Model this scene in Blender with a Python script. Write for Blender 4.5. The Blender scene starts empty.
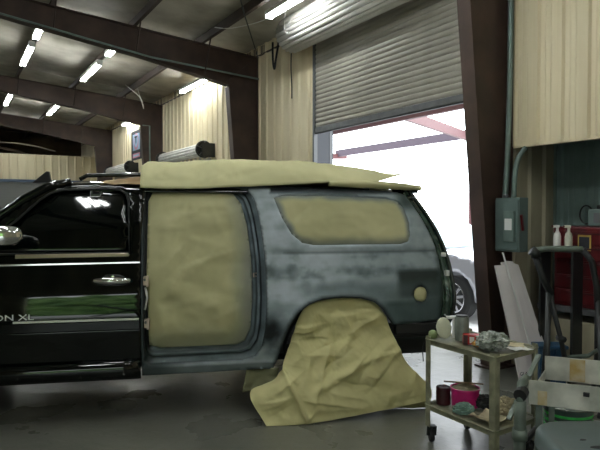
import bpy, bmesh, math, random
from mathutils import Matrix, Vector, noise
from mathutils.geometry import delaunay_2d_cdt
random.seed(7)
SC = bpy.context.scene
COL = SC.collection
PI = math.pi

# ------------------------------------------------------------------ camera, world, light, exposure
cam_d = bpy.data.cameras.new('camera'); cam = bpy.data.objects.new('camera', cam_d); COL.objects.link(cam)
cam_d.sensor_width = 36.0; cam_d.lens = 34.8; cam_d.clip_end = 300
cam.location = (0, 0, 1.70); cam.rotation_euler = (PI/2 - math.atan(14/580.0), 0, 0)
SC.camera = cam
W = bpy.data.worlds.new('overcast'); SC.world = W; W.use_nodes = True
bg = W.node_tree.nodes['Background']; bg.inputs[0].default_value = (0.90, 0.96, 1.0, 1); bg.inputs[1].default_value = 5.0
SC.view_settings.view_transform = 'Standard'; SC.view_settings.look = 'None'
SC.view_settings.gamma = 1.0; SC.view_settings.use_curve_mapping = False
SC.view_settings.exposure = 0.45
SC.cycles.use_denoising = True
SC.cycles.max_bounces = 8; SC.cycles.sample_clamp_indirect = 6.0
TUBE_STRENGTH = 42.0

# ------------------------------------------------------------------ frames
# building frame: X runs along the door wall away from the camera, Y runs into the room, Z up
OX, OY = 2.304, 6.4
BLD = Matrix.Translation((OX, OY, 0)) @ Matrix.Rotation(math.atan2(.8575, -.5145), 4, 'Z')
# car frame: X runs to the tail, Y runs away from the camera, Z up
CAR = Matrix.Translation((-.415, 4.83, 0)) @ Matrix.Rotation(math.radians(11), 4, 'Z')
WLD = Matrix.Identity(4)
def daylight_portal(name, t, i, z, sx, sz, rot):   # samples the sky through a door opening, gives no light of its own
    l = bpy.data.lights.new(name, 'AREA'); l.shape = 'RECTANGLE'; l.size = sx; l.size_y = sz
    l.cycles.is_portal = True
    o = bpy.data.objects.new(name, l); COL.objects.link(o)
    o.matrix_world = BLD @ Matrix.Translation((t, i, z)) @ rot
daylight_portal('daylight_portal', 2.15, -.36, 1.52, 3.6, 3.0, Matrix.Rotation(PI/2, 4, 'X'))
daylight_portal('daylight_portal', -9.1, 9.6, 1.7, 3.6, 3.3, Matrix.Rotation(-PI/2, 4, 'Z') @ Matrix.Rotation(PI/2, 4, 'X'))

# ------------------------------------------------------------------ helpers
def lin(c):
    return tuple(((v/255.0)/12.92 if v/255.0 <= .04045 else ((v/255.0+.055)/1.055)**2.4) for v in c)
BASE = {}
def link(o): COL.objects.link(o); return o
def tag(o, label=None, cat=None, group=None, kind=None):
    if label: o['label'] = label
    if cat: o['category'] = cat
    if group: o['group'] = group
    if kind: o['kind'] = kind
    return o
def thing(name, label, cat, base=(0,0,0), F=WLD, group=None, kind=None):
    o = link(bpy.data.objects.new(name, None)); o.empty_display_size = .1
    o.matrix_world = F @ Matrix.Translation(base); BASE[o] = Vector(base)
    return tag(o, label, cat, group, kind)
class MB:
    def __init__(s): s.v = []; s.f = []; s.c = None
    def add(s, vs, fs):
        n = len(s.v); s.v += [Vector(p) for p in vs]; s.f += [tuple(i+n for i in f) for f in fs]; return s
    def box(s, x0, x1, y0, y1, z0, z1, M=None):
        vs = [Vector((x,y,z)) for z in (z0,z1) for y in (y0,y1) for x in (x0,x1)]
        if M: vs = [M @ v for v in vs]
        return s.add(vs, [(0,2,3,1),(4,5,7,6),(0,1,5,4),(2,6,7,3),(0,4,6,2),(1,3,7,5)])
    def bar(s, p, q, w, h, up=(0,0,1)):
        p, q = Vector(p), Vector(q); d = (q-p).normalized(); u = Vector(up)
        if abs(d.dot(u)) > .99: u = Vector((1,0,0))
        a = d.cross(u).normalized(); b = a.cross(d)
        vs = [e + a*i*w/2 + b*j*h/2 for e in (p,q) for j in (-1,1) for i in (-1,1)]
        return s.add(vs, [(0,2,3,1),(4,5,7,6),(0,1,5,4),(2,6,7,3),(0,4,6,2),(1,3,7,5)])
    def tube(s, path, r, n=8, cap=True, closed=False):
        P = [Vector(p) for p in path]; m = len(P); rs = r if isinstance(r, (list,tuple)) else [r]*m
        b0 = len(s.v); prev = None
        for k, p in enumerate(P):
            d = (P[(k+1)%m]-P[k-1]) if closed else (P[min(k+1,m-1)]-P[max(k-1,0)])
            d.normalize()
            if prev is None:
                u = Vector((0,0,1)) if abs(d.z) < .9 else Vector((1,0,0))
                a = d.cross(u).normalized()
            else: a = (prev - d*prev.dot(d)).normalized()
            prev = a; b = d.cross(a)
            for j in range(n):
                t = 2*PI*j/n; s.v.append(p + (a*math.cos(t)+b*math.sin(t))*rs[k])
        for k in range(m if closed else m-1):
            k2 = (k+1)%m
            for j in range(n):
                j2 = (j+1)%n; s.f.append((b0+k*n+j, b0+k*n+j2, b0+k2*n+j2, b0+k2*n+j))
        if cap and not closed:
            s.f.append(tuple(b0+j for j in reversed(range(n)))); s.f.append(tuple(b0+(m-1)*n+j for j in range(n)))
        return s
    def lathe(s, prof, c=(0,0,0), n=24, M=None, sx=1, sy=1):
        b0 = len(s.v); c = Vector(c)
        for r, z in prof:
            for j in range(n):
                t = 2*PI*j/n; v = Vector((r*math.cos(t)*sx, r*math.sin(t)*sy, z))
                if M: v = M @ v
                s.v.append(c+v)
        for k in range(len(prof)-1):
            for j in range(n):
                j2 = (j+1)%n; s.f.append((b0+k*n+j, b0+k*n+j2, b0+(k+1)*n+j2, b0+(k+1)*n+j))
        s.f.append(tuple(b0+j for j in reversed(range(n)))); k = len(prof)-1
        s.f.append(tuple(b0+k*n+j for j in range(n)))
        return s
    def grid(s, fn, nu, nv):
        b0 = len(s.v)
        for j in range(nv+1):
            for i in range(nu+1): s.v.append(Vector(fn(i/nu, j/nv)))
        for j in range(nv):
            for i in range(nu):
                a = b0+j*(nu+1)+i; s.f.append((a, a+1, a+nu+2, a+nu+1))
        return s
    def prism(s, poly, fn, a, b):       # poly of 2-D points, fn(x, y, depth) -> 3-D
        n = len(poly); b0 = len(s.v)
        for d in (a, b):
            for p in poly: s.v.append(Vector(fn(p[0], p[1], d)))
        s.f.append(tuple(b0+i for i in reversed(range(n)))); s.f.append(tuple(b0+n+i for i in range(n)))
        for i in range(n):
            j = (i+1)%n; s.f.append((b0+i, b0+j, b0+n+j, b0+n+i))
        return s
    def build(s, name, m, parent=None, F=WLD, smooth=False, bevel=0, solid=0, off=0, colf=None, base=None, auto=None, recalc=True):
        if parent is not None: b = BASE[parent]
        else: b = Vector(base) if base is not None else Vector((0,0,0))
        me = bpy.data.meshes.new(name)
        me.from_pydata([tuple(v-b) for v in s.v], [], s.f)
        if colf:
            ca = me.color_attributes.new('Col', 'FLOAT_COLOR', 'POINT')
            flat = []
            for v in s.v: flat += list(lin(colf(v))) + [1.0]
            ca.data.foreach_set('color', flat)
        if recalc:
            bm = bmesh.new(); bm.from_mesh(me); bmesh.ops.recalc_face_normals(bm, faces=bm.faces); bm.to_mesh(me); bm.free()
        me.materials.append(m)
        if smooth: me.polygons.foreach_set('use_smooth', [True]*len(me.polygons))
        o = link(bpy.data.objects.new(name, me))
        if auto: me.set_sharp_from_angle(angle=math.radians(auto))
        if parent is not None: o.parent = parent; BASE[o] = b
        else: o.matrix_world = F @ Matrix.Translation(b); BASE[o] = b
        if bevel:
            md = o.modifiers.new('bevel', 'BEVEL'); md.width = bevel; md.segments = 2; md.limit_method = 'ANGLE'; md.angle_limit = math.radians(40)
        if solid:
            md = o.modifiers.new('solid', 'SOLIDIFY'); md.thickness = solid; md.offset = off
        return o
def copy_tree(o, parent=None):
    c = link(o.copy()); c.parent = parent
    for ch in list(o.children): copy_tree(ch, c)
    return c

# ------------------------------------------------------------------ materials
def mat(name, c, rough=.5, metal=0, var=.0, scale=8, c2=None, bump=0, bscale=60, coat=0, stretch=(1,1,1), spec=.5, rvar=0, detail=6):
    m = bpy.data.materials.new(name); m.use_nodes = True; nt = m.node_tree; N = nt.nodes; L = nt.links
    b = N['Principled BSDF']; b.inputs['Roughness'].default_value = rough; b.inputs['Metallic'].default_value = metal
    b.inputs['Coat Weight'].default_value = coat; b.inputs['Coat Roughness'].default_value = .05
    b.inputs['Specular IOR Level'].default_value = spec
    b.inputs['Base Color'].default_value = (*lin(c), 1)
    if var or c2 or bump or rvar:
        tc = N.new('ShaderNodeTexCoord'); mp = N.new('ShaderNodeMapping'); mp.inputs['Scale'].default_value = stretch
        L.new(tc.outputs['Object'], mp.inputs['Vector'])
        no = N.new('ShaderNodeTexNoise'); no.inputs['Scale'].default_value = scale; no.inputs['Detail'].default_value = detail
        L.new(mp.outputs[0], no.inputs['Vector'])
        if var or c2:
            cc = c2 or tuple(max(0, v*(1-var)) for v in c); r = N.new('ShaderNodeValToRGB')
            r.color_ramp.elements[0].position = .35; r.color_ramp.elements[1].position = .65
            r.color_ramp.elements[0].color = (*lin(cc), 1); r.color_ramp.elements[1].color = (*lin(c), 1)
            L.new(no.outputs['Fac'], r.inputs['Fac']); L.new(r.outputs[0], b.inputs['Base Color'])
        if rvar:
            mr = N.new('ShaderNodeMapRange'); mr.inputs[1].default_value = .35; mr.inputs[2].default_value = .65
            mr.inputs[3].default_value = max(0, rough-rvar); mr.inputs[4].default_value = rough+rvar
            L.new(no.outputs['Fac'], mr.inputs[0]); L.new(mr.outputs[0], b.inputs['Roughness'])
        if bump:
            n2 = N.new('ShaderNodeTexNoise'); n2.inputs['Scale'].default_value = bscale; n2.inputs['Detail'].default_value = 4
            L.new(mp.outputs[0], n2.inputs['Vector'])
            bp = N.new('ShaderNodeBump'); bp.inputs['Strength'].default_value = bump; bp.inputs['Distance'].default_value = .01
            L.new(n2.outputs['Fac'], bp.inputs['Height']); L.new(bp.outputs[0], b.inputs['Normal'])
    return m
def vmat(name, rough=.6, var=.12, scale=14, bump=0, bscale=50, coat=0, metal=0):   # colour painted per vertex (primer, overspray)
    m = mat(name, (200,200,200), rough, metal, coat=coat); nt = m.node_tree; N = nt.nodes; L = nt.links; b = N['Principled BSDF']
    at = N.new('ShaderNodeVertexColor'); at.layer_name = 'Col'
    tc = N.new('ShaderNodeTexCoord'); no = N.new('ShaderNodeTexNoise'); no.inputs['Scale'].default_value = scale; no.inputs['Detail'].default_value = 8
    L.new(tc.outputs['Object'], no.inputs['Vector'])
    mr = N.new('ShaderNodeMapRange'); mr.inputs[1].default_value = .3; mr.inputs[2].default_value = .7; mr.inputs[3].default_value = 1-var; mr.inputs[4].default_value = 1+var
    L.new(no.outputs['Fac'], mr.inputs[0])
    mx = N.new('ShaderNodeVectorMath'); mx.operation = 'SCALE'; L.new(at.outputs['Color'], mx.inputs[0]); L.new(mr.outputs[0], mx.inputs['Scale'])
    L.new(mx.outputs[0], b.inputs['Base Color'])
    if bump:
        n2 = N.new('ShaderNodeTexNoise'); n2.inputs['Scale'].default_value = bscale; L.new(tc.outputs['Object'], n2.inputs['Vector'])
        bp = N.new('ShaderNodeBump'); bp.inputs['Strength'].default_value = bump; bp.inputs['Distance'].default_value = .01
        L.new(n2.outputs['Fac'], bp.inputs['Height']); L.new(bp.outputs[0], b.inputs['Normal'])
    return m
def emit(name, c, s):
    m = bpy.data.materials.new(name); m.use_nodes = True; b = m.node_tree.nodes['Principled BSDF']
    b.inputs['Base Color'].default_value = (*c, 1); b.inputs['Emission Color'].default_value = (*c, 1); b.inputs['Emission Strength'].default_value = s
    return m
M = {}
M['steel'] = mat('red oxide steel', (72,54,46), .55, var=.25, scale=3)
M['steel_dark'] = mat('dark purlin steel', (70,56,50), .6, var=.2, scale=3)
M['insul'] = mat('vinyl faced insulation', (192,187,174), .6, c2=(154,148,134), scale=1.6, bump=.5, bscale=6)
M['panel'] = mat('cream ribbed steel sheet', (228,216,184), .45, c2=(214,200,166), scale=1.2, stretch=(3,1,.3))
M['panel_dirty'] = mat('dusty ribbed steel sheet', (186,178,152), .6, c2=(140,134,112), scale=1.5, stretch=(2,1,.4))
M['teal_panel'] = mat('grey green sheet', (120,140,136), .55, c2=(98,118,114), scale=2)
M['dark'] = mat('dark void lining', (104,86,66), .9, c2=(70,58,46), scale=1)
M['slat'] = mat('galvanised door slat', (172,168,158), .45, .15, c2=(152,148,138), scale=3, stretch=(.6,1,3))
M['coil'] = mat('galvanised coil slat', (232,230,224), .4, .0, c2=(214,212,206), scale=3)
M['galv'] = mat('grey painted jamb', (104,106,108), .5, .2, var=.12)
M['conduit'] = mat('grey green conduit', (112,130,124), .45, .2, var=.1)
M['boxgrey'] = mat('grey electrical enclosure', (104,122,118), .45, .1, var=.08)
M['white'] = mat('white enamel', (225,225,222), .4)
M['tube'] = emit('lit fluorescent tube', (.95, 1.0, .98), TUBE_STRENGTH)
M['black'] = mat('black rubber', (24,24,25), .6)
M['blackmetal'] = mat('black painted steel', (32,36,36), .45, var=.2)
M['paint'] = mat('black car paint', (3,7,6), .05)
M['navy'] = mat('dark teal car paint', (10,22,28), .1, coat=1.0)
M['glass'] = mat('dark tinted glass', (2,6,5), .03)
M['chrome'] = mat('chrome', (225,225,225), .12, 1)
M['chrome_dull'] = mat('brushed bright trim', (190,170,160), .3, 1)
M['interior'] = mat('dark grey car interior', (38,44,42), .8)
M['primer'] = vmat('sanded primer', .62, .10, 9)
M['jamb'] = vmat('overspray on door jamb', .5, .12, 9)
M['paper'] = vmat('masking paper', .8, .05, 5)
M['tape'] = mat('brown tape', (150,122,84), .6)
M['tyre'] = mat('tyre rubber', (26,26,26), .8, bump=.3)
M['alloy'] = mat('silver alloy', (190,190,195), .25, .9)
M['silver'] = mat('silver car paint', (205,205,214), .25, .5, coat=.7)
M['carglass'] = mat('light tinted glass', (150,175,178), .05)
M['pink'] = mat('pink primer steel', (98,60,62), .6)
M['mauve'] = mat('mauve steel purlin', (74,62,74), .6)
M['leaf'] = mat('leaf green', (130,165,95), .7, c2=(60,96,44), scale=1.2)
M['bark'] = mat('bark', (96,80,64), .9, var=.3)
M['cart'] = mat('olive grey painted angle iron', (140,140,116), .55, .0, c2=(108,108,88), scale=14)
M['board'] = mat('white foam board', (232,226,226), .6, c2=(216,210,210), scale=3, stretch=(1,1,.3))
M['board_edge'] = mat('brown board edge', (150,128,100), .8)
M['blue'] = mat('blue plastic', (30,72,104), .45, var=.2)
M['red'] = mat('dark red enamel', (92,12,18), .4, var=.25, scale=5)
M['magenta'] = mat('magenta plastic tub', (206,28,118), .4, var=.15)
M['tan'] = mat('tan filler', (158,146,120), .85, c2=(126,112,90), scale=14, bump=.4, bscale=40)
M['maroon'] = mat('maroon tin', (72,26,30), .45, var=.3)
M['teal'] = mat('pale teal cloth', (126,158,146), .85, var=.15)
M['cream'] = mat('cream crumpled newsprint', (206,196,164), .85, c2=(184,172,140), scale=8)
M['plastic_wrap'] = mat('grey plastic wrap', (176,180,174), .25, c2=(84,94,80), scale=26)
M['orange'] = mat('orange rag', (206,120,40), .8, c2=(170,130,60), scale=20)
M['tin'] = mat('grey tin', (128,136,128), .4, .4, var=.15, scale=12)
M['pad'] = mat('cream foam pad', (198,200,176), .9, bump=.3)
M['greenlid'] = mat('sage plastic', (128,142,96), .6)
M['pipe'] = mat('grey green pipe', (106,118,108), .45, .2, c2=(80,90,82), scale=10)
M['tray'] = mat('scuffed off white sheet metal', (206,206,194), .5, c2=(156,158,146), scale=6)
M['rust'] = mat('yellow rust stain', (176,150,92), .8, c2=(196,188,160), scale=12)
M['bucket'] = mat('dark green grey pail', (62,78,74), .45, var=.2)
M['lime'] = mat('bright green print', (60,190,84), .5, var=.2, scale=20)
M['stool'] = mat('grey moulded plastic', (104,116,116), .38, c2=(88,100,100), scale=3)
M['yellow'] = mat('yellow print', (196,168,86), .6)
M['ink'] = mat('dark ink', (40,44,52), .7)
M['skyblue'] = mat('pale blue print', (150,178,206), .6)
M['pinkprint'] = mat('pink print', (204,130,150), .6)
M['clearwhite'] = mat('milky plastic bottle', (208,208,190), .4)
M['ground'] = mat('pale concrete yard', (190,190,188), .8, var=.08, scale=2)
M['grass'] = mat('grass', (96,140,60), .9, c2=(66,104,40), scale=3)

# floor: worn, partly wet sealed concrete
def floor_mat():
    m = bpy.data.materials.new('sealed shop concrete'); m.use_nodes = True; nt = m.node_tree; N = nt.nodes; L = nt.links; b = N['Principled BSDF']
    tc = N.new('ShaderNodeTexCoord')
    def nz(s, d=6, dist=0):
        n = N.new('ShaderNodeTexNoise'); n.inputs['Scale'].default_value = s; n.inputs['Detail'].default_value = d; n.inputs['Distortion'].default_value = dist
        L.new(tc.outputs['Object'], n.inputs['Vector']); return n
    a = nz(.9, 9, .1); r = N.new('ShaderNodeValToRGB'); e = r.color_ramp.elements
    e[0].position = .1; e[0].color = (*lin((74,76,70)), 1); e[1].position = .9; e[1].color = (*lin((118,118,108)), 1)
    L.new(a.outputs['Fac'], r.inputs['Fac'])
    s = nz(38, 4); r2 = N.new('ShaderNodeValToRGB'); r2.color_ramp.elements[0].position = .62; r2.color_ramp.elements[1].position = .72
    r2.color_ramp.elements[0].color = (1,1,1,1); r2.color_ramp.elements[1].color = (.55,.55,.55,1)
    L.new(s.outputs['Fac'], r2.inputs['Fac'])
    mx = N.new('ShaderNodeMix'); mx.data_type = 'RGBA'; mx.blend_type = 'MULTIPLY'; mx.inputs[0].default_value = 1
    L.new(r.outputs[0], mx.inputs[6]); L.new(r2.outputs[0], mx.inputs[7]); L.new(mx.outputs[2], b.inputs['Base Color'])
    w = nz(1.6, 7, .2); mr = N.new('ShaderNodeMapRange'); mr.inputs[1].default_value = .25; mr.inputs[2].default_value = .75
    mr.inputs[3].default_value = .22; mr.inputs[4].default_value = .40
    L.new(w.outputs['Fac'], mr.inputs[0]); L.new(mr.outputs[0], b.inputs['Roughness'])
    bn = nz(9, 5, .5); bp = N.new('ShaderNodeBump'); bp.inputs['Strength'].default_value = .35; bp.inputs['Distance'].default_value = .01
    L.new(bn.outputs['Fac'], bp.inputs['Height']); L.new(bp.outputs[0], b.inputs['Normal'])
    return m
M['floor'] = floor_mat()

# ------------------------------------------------------------------ building shell
T0, T1, IW = -9.0, 24.4, 18.0       # wall ends along the building and width
EAVE, PITCH = 4.97, .09
def roofz(i): return EAVE + PITCH*(i if i < 9 else 18-i)
fl = MB().grid(lambda u,v: (T0+(T1-T0)*u, -.3+(IW+.3)*v, 0), 4, 4); fl.box(-2.6, 0, -.85, -.3, -.02, 0)
fl.build('floor', M['floor'], F=BLD); bpy.data.objects['floor']['kind'] = 'structure'
g = MB(); g.add([(-60,-90,-.012),(70,-90,-.012),(70,60,-.012),(-60,60,-.012)], [(0,1,2,3)])
tag(g.build('ground', M['ground'], F=BLD), kind='structure')

ceil = thing('ceiling', None, None, (0,0,EAVE), BLD, kind='structure')
for k in range(8):
    a, b = T0 + (T1-T0)*k/8, T0 + (T1-T0)*(k+1)/8
    m = MB().grid(lambda u,v: (a+(b-a)*u, -.35+9.35*v, roofz(-.35+9.35*v) - .02*math.sin(v*PI*7.3)**2), 2, 30)
    m.build('ceiling_panel', M['insul'], ceil, smooth=True, solid=.05, off=1)
m = MB().grid(lambda u,v: (T0+(T1-T0)*u, 9+9.3*v, roofz(9+9.3*v)), 2, 2)
m.build('ceiling_panel', M['insul'], ceil, solid=.05, off=1)
for i in (0.02, 1.17, 2.45, 3.8, 5.1, 6.4, 7.7, 8.9):
    z = roofz(i); m = MB()
    m.box(T0, T1, i-.03, i-.024+.006, z-.21, z-.025); m.box(T0, T1, i-.03, i+.035, z-.215, z-.205); m.box(T0, T1, i-.09, i-.024, z-.035, z-.025)
    m.build('purlin', M['steel_dark'], ceil)
# two roof brace rods
m = MB().tube([(6.0, .05, 4.72), (4.2, 1.2, 4.83), (2.2, 2.4, 4.9)], .012, 5); m.build('brace_rod', M['blackmetal'], ceil)

def ribbed(t0, t1, z0, z1, pitch=.305, h=.032, y=0.0):
    m = MB(); pts = []; k = math.floor(t0/pitch)
    xs = [(0,0),(.62,0),(.68,h),(.86,h),(.92,0)]
    while k*pitch < t1:
        for fx, fy in xs:
            t = (k+fx)*pitch
            if t0 <= t <= t1: pts.append((t, fy))
        for q in (.2,.42):
            for dx, dy in ((-.03,0),(0,.006),(.03,0)):
                t = (k+q+dx)*pitch
                if t0 <= t <= t1: pts.append((t, dy))
        k += 1
    pts = [(t0, 0)] + sorted(pts) + [(t1, 0)]
    n = len(pts)
    m.add([(t, y+d, z0) for t, d in pts] + [(t, y+d, z1) for t, d in pts], [(i, i+1, n+i+1, n+i) for i in range(n-1)])
    return m
def sheet(t0, t1, z0, z1, parent, mt='panel', **k):
    # split into sheets of about 0.9 m, lapped, each a piece of its own
    n = max(1, round((t1-t0)/.915)); w = (t1-t0)/n
    for q in range(n):
        a = t0+q*w
        ribbed(a, a+w+.01, z0, z1, y=.001*(q % 2), **k).build('wall_panel', M[mt], parent, solid=.004, off=0, recalc=False)
wr = thing('wall_right', None, None, (0,0,0), BLD, kind='structure')
TOP = EAVE+.02
sheet(T0, -2.6, 0, TOP, wr); sheet(-2.6, 0, 2.40, TOP, wr, pitch=.28); sheet(0, .35, 0, TOP, wr)
sheet(.35, 3.95, 4.72, TOP, wr); sheet(3.95, 8.55, 0, TOP, wr)
sheet(8.55, 12.05, 2.95, TOP, wr); sheet(12.05, 14.75, 0, TOP, wr)
sheet(14.75, 18.0, 2.95, TOP, wr); sheet(18.0, T1, 0, TOP, wr)
m = MB()                                     # outer skin that keeps the sky out, and the girt space
for a, b, z0 in ((T0,-2.6,0),(-2.6,.35,2.45),(.35,3.95,4.40),(3.95,8.55,0),(8.55,12.05,2.95),(12.05,14.75,0),(14.75,18,2.95),(18,T1,0)):
    m.box(a, b, -.32, -.28, z0, TOP+.02)
m.build('outer_skin', M['galv'], wr)
m = MB().box(3.955, 4.05, -.35, -.004, 0, 4.35).box(.25, .345, -.35, -.004, 0, 4.35).box(.25, 4.05, -.35, -.004, 4.36, 4.42)
m.build('door_jamb', mat('dark grey jamb channel', (58,60,66), .6), wr, bevel=.006)
m = MB().box(-2.62, 0.01, -.03, .012, 2.385, 2.41); m.build('bottom_trim', M['panel'], wr)
m = MB().box(3.94, 3.985, -.02, .05, 0, 4.5); m.build('door_guide', M['galv'], wr)
m = MB().box(.30, .345, -.02, .05, 0, 4.5); m.build('door_guide', M['galv'], wr)

# recess beyond the near opening
def ribbed_i(t, i0, i1, z0, z1, parent, mt):
    m = MB(); pts = []; p = .255; k = 0
    while k*p < i1-i0:
        for fx, fy in ((0,0),(.5,0),(.6,.03),(.85,.03),(.95,0)):
            q = i0+(k+fx)*p
            if q <= i1: pts.append((q, fy))
        k += 1
    pts.append((i1, 0)); n = len(pts)
    m.add([(t-d, q, z0) for q, d in pts]+[(t-d, q, z1) for q, d in pts], [(i, i+1, n+i+1, n+i) for i in range(n-1)])
    return m
wl = thing('wall_recess_left', None, None, (0,-.4,0), BLD, kind='structure')
ribbed_i(-.02, -.78, 0, 0, 2.5, wl, 0).build('wall_panel', M['panel_dirty'], wl, solid=.004, off=0, recalc=False)
m = MB().box(-.05, -.01, -.80, -.74, 0, 2.5); m.build('corner_trim', M['conduit'], wl)
wb = thing('wall_recess_back', None, None, (-1.3,-.8,0), BLD, kind='structure')
for q in range(3):
    a = -2.6+q*.867
    ribbed(a, a+.87, 0, 2.5, y=-.80).build('wall_panel', M['teal_panel'], wb, solid=.004, recalc=False)
m = MB().box(-2.64, -2.6, -.85, 0, 0, 2.5); m.build('side_panel', M['teal_panel'], wb)
m = MB().box(-2.64, 0, -.85, 0, 2.47, 2.5); m.build('top_panel', M['teal_panel'], wb)
m = MB().box(-2.64, .02, -.88, -.85, 0, 2.5); m.build('outer_skin', M['galv'], wb)

# far partition and the dim space behind it
wf = thing('wall_far', None, None, (21.1, 0, 0), BLD, kind='structure')
def ribbed_far(i0, i1, z0, z1, x=21.1):
    m = MB(); pts = []; p = .305; k = 0
    while k*p < i1-i0:
        for fx, fy in ((0,0),(.65,0),(.72,.04),(.88,.04),(.95,0)):
            q = i0+(k+fx)*p
            if q <= i1: pts.append((q, fy))
        k += 1
    pts.append((i1,0)); n = len(pts)
    return m.add([(x-d, q, z0) for q, d in pts]+[(x-d, q, z1) for q, d in pts], [(i, i+1, n+i+1, n+i) for i in range(n-1)])
for q in range(6): ribbed_far(q*.915, q*.915+.92, 2.95, 3.96).build('wall_panel', M['panel'], wf, solid=.004, recalc=False)
ribbed_far(5.49, 18, 2.95, 3.96).build('wall_panel', M['panel'], wf, solid=.004, recalc=False)
m = MB().box(21.02, 21.2, 0, 18, 2.84, 2.95); m.build('blue_rail', mat('blue grey rail', (84,100,124), .5), wf)
m = MB(); 
for q in range(28): m.box(21.08+.02*(q%2), 21.14, 0, 18, q*.1015, (q+1)*.1015-.004)
m.build('lower_panel', mat('grey slatted curtain', (128,130,130), .5), wf)
m = MB().box(T1, T1+.1, -.35, 18.3, 0, 7); tag(m.build('wall_end', M['dark'], F=BLD, base=(T1,0,0)), kind='structure')
m = MB().box(T0, T1, 18.0, 18.1, 0, 6); tag(m.build('wall_left', M['panel'], F=BLD, base=(0,18,0)), kind='structure')
m = MB().box(T0-.1, T0, -.35, 7.8, 0, 6.2).box(T0-.1, T0, 11.4, 18.2, 0, 6.2).box(T0-.1, T0, 7.8, 11.4, 3.3, 6.2)
tag(m.build('wall_back', M['panel_dirty'], F=BLD, base=(T0,9,0)), kind='structure')

# storage heap on top of the partition (dim, with one hoop painted pale as a lit arc)
m = MB().grid(lambda u,v: (21.5+1.6*v, 1.2+7*u, 3.6+.75*math.sin(PI*min(1,u*1.1))*math.sin(PI*(.3+.6*v))+.08*noise.noise((u*9,v*5,0))), 30, 8)
m.build('duct', M['dark'], smooth=True, F=BLD, base=(22.2,4,3.6)); o = bpy.data.objects['duct']
tag(o, 'dark lumpy cover heaped above the far cream partition', 'cover')
m = MB().tube([(21.3, 1.6+2.8*k/14, 3.98+.42*math.sin(PI*(.12+.6*k/14))) for k in range(15)], .03, 6)
tag(m.build('pipe', mat('pale lit arc', (120,112,96), .7), F=BLD, base=(21.3,3,4.0)), 'curved bar painted pale as the lit arc above the far cream partition', 'pipe')

# ------------------------------------------------------------------ rigid steel frames
def frame(t, label):
    r = thing('steel_portal', label, 'frame', (t,0,0), BLD, 'rigid steel frames along the door wall')
    def inner(z): return .30 + (.72-.30)*min(1, z/4.1)**.8 if t < 1 else .34 + (.66-.34)*(z/4.1)
    zk = 4.1
    # column: web, inner and outer flange
    w = MB().add([(t-.004,.03,0),(t-.004,inner(0),0),(t-.004,inner(zk),zk),(t-.004,inner(zk),4.80),(t-.004,.03,4.75),
                  (t+.004,.03,0),(t+.004,inner(0),0),(t+.004,inner(zk),zk),(t+.004,inner(zk),4.80),(t+.004,.03,4.75)],
                 [(0,1,2,3,4),(9,8,7,6,5),(0,5,6,1),(1,6,7,2),(2,7,8,3),(3,8,9,4),(4,9,5,0)])
    w.build('column_web', M['steel'], r)
    f = MB().bar((t, inner(0), 0), (t, inner(zk), zk), .18, .012, up=(0,1,0)); f.build('column_flange', M['steel'], r)
    f = MB().bar((t, .03, 0), (t, .03, 4.78), .18, .012, up=(0,1,0)); f.build('column_flange', M['steel'], r)
    m = MB().box(t-.13, t+.13, 0.0, inner(0)+.06, .001, .02); m.build('base_plate', M['steel'], r)
    # rafter
    def top(i): return roofz(i)-.235
    dep = [(inner(zk),.66),(2.3,.50),(4.8,.34),(9,.55)]
    def bot(i):
        for (a,da),(b,db) in zip(dep, dep[1:]):
            if a <= i <= b: return top(i) - (da+(db-da)*(i-a)/(b-a))
        return top(i)-.55
    pts = [inner(zk), 1.4, 2.3, 3.5, 4.8, 7, 9]
    n = len(pts); w = MB()
    vs = []
    for d in (-.004,.004):
        vs += [(t+d,i,bot(i)) for i in pts]+[(t+d,i,top(i)) for i in pts]
    fs = []
    for k in range(n-1): fs += [(k,k+1,n+k+1,n+k),(2*n+k,3*n+k,3*n+k+1,2*n+k+1)]
    w.add(vs, fs).build('rafter_web', M['steel'], r)
    f = MB(); g = MB()
    for a, b in zip(pts, pts[1:]):
        f.bar((t,a,bot(a)),(t,b,bot(b)),.18,.012); g.bar((t,a,top(a)),(t,b,top(b)),.18,.012)
    g.bar((t,.03,top(.03)),(t,pts[0],top(pts[0])),.18,.012)
    f.build('rafter_flange', M['steel'], r); g.build('rafter_flange', M['steel'], r)
    # far half of the gable
    m = MB().add([(t,9,top(9)),(t,9,bot(9)),(t,17.3,4.1),(t,17.3,0),(t,17.95,0),(t,17.95,4.72)], [(0,1,2,5),(2,3,4,5)])
    m.build('rafter_web', M['steel'], r, solid=.12)
    # haunch stiffener and flange braces
    m = MB().bar((t-.05, inner(zk)+.01, bot(pts[0])+.02), (t-.05, .05, 4.70), .09, .012, up=(1,0,0)); m.build('stiffener', M['steel'], r)
    for i in (1.17, 2.45, 3.8, 5.1, 6.4):
        m = MB().tube([(t-.42, i, roofz(i)-.21), (t-.10, i, bot(i)+.02)], .014, 5); m.build('flange_brace', M['steel_dark'], r)
    return r
frame(0.02, 'red-brown tapered steel column and rafter beside the electrical box')
frame(6.12, 'red-brown steel frame beside the cream wall left of the big door')
frame(12.2, 'red-brown steel frame between the wall spool and the wall poster')
frame(18.3, 'farthest red-brown steel frame, left of the wall poster')
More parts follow.
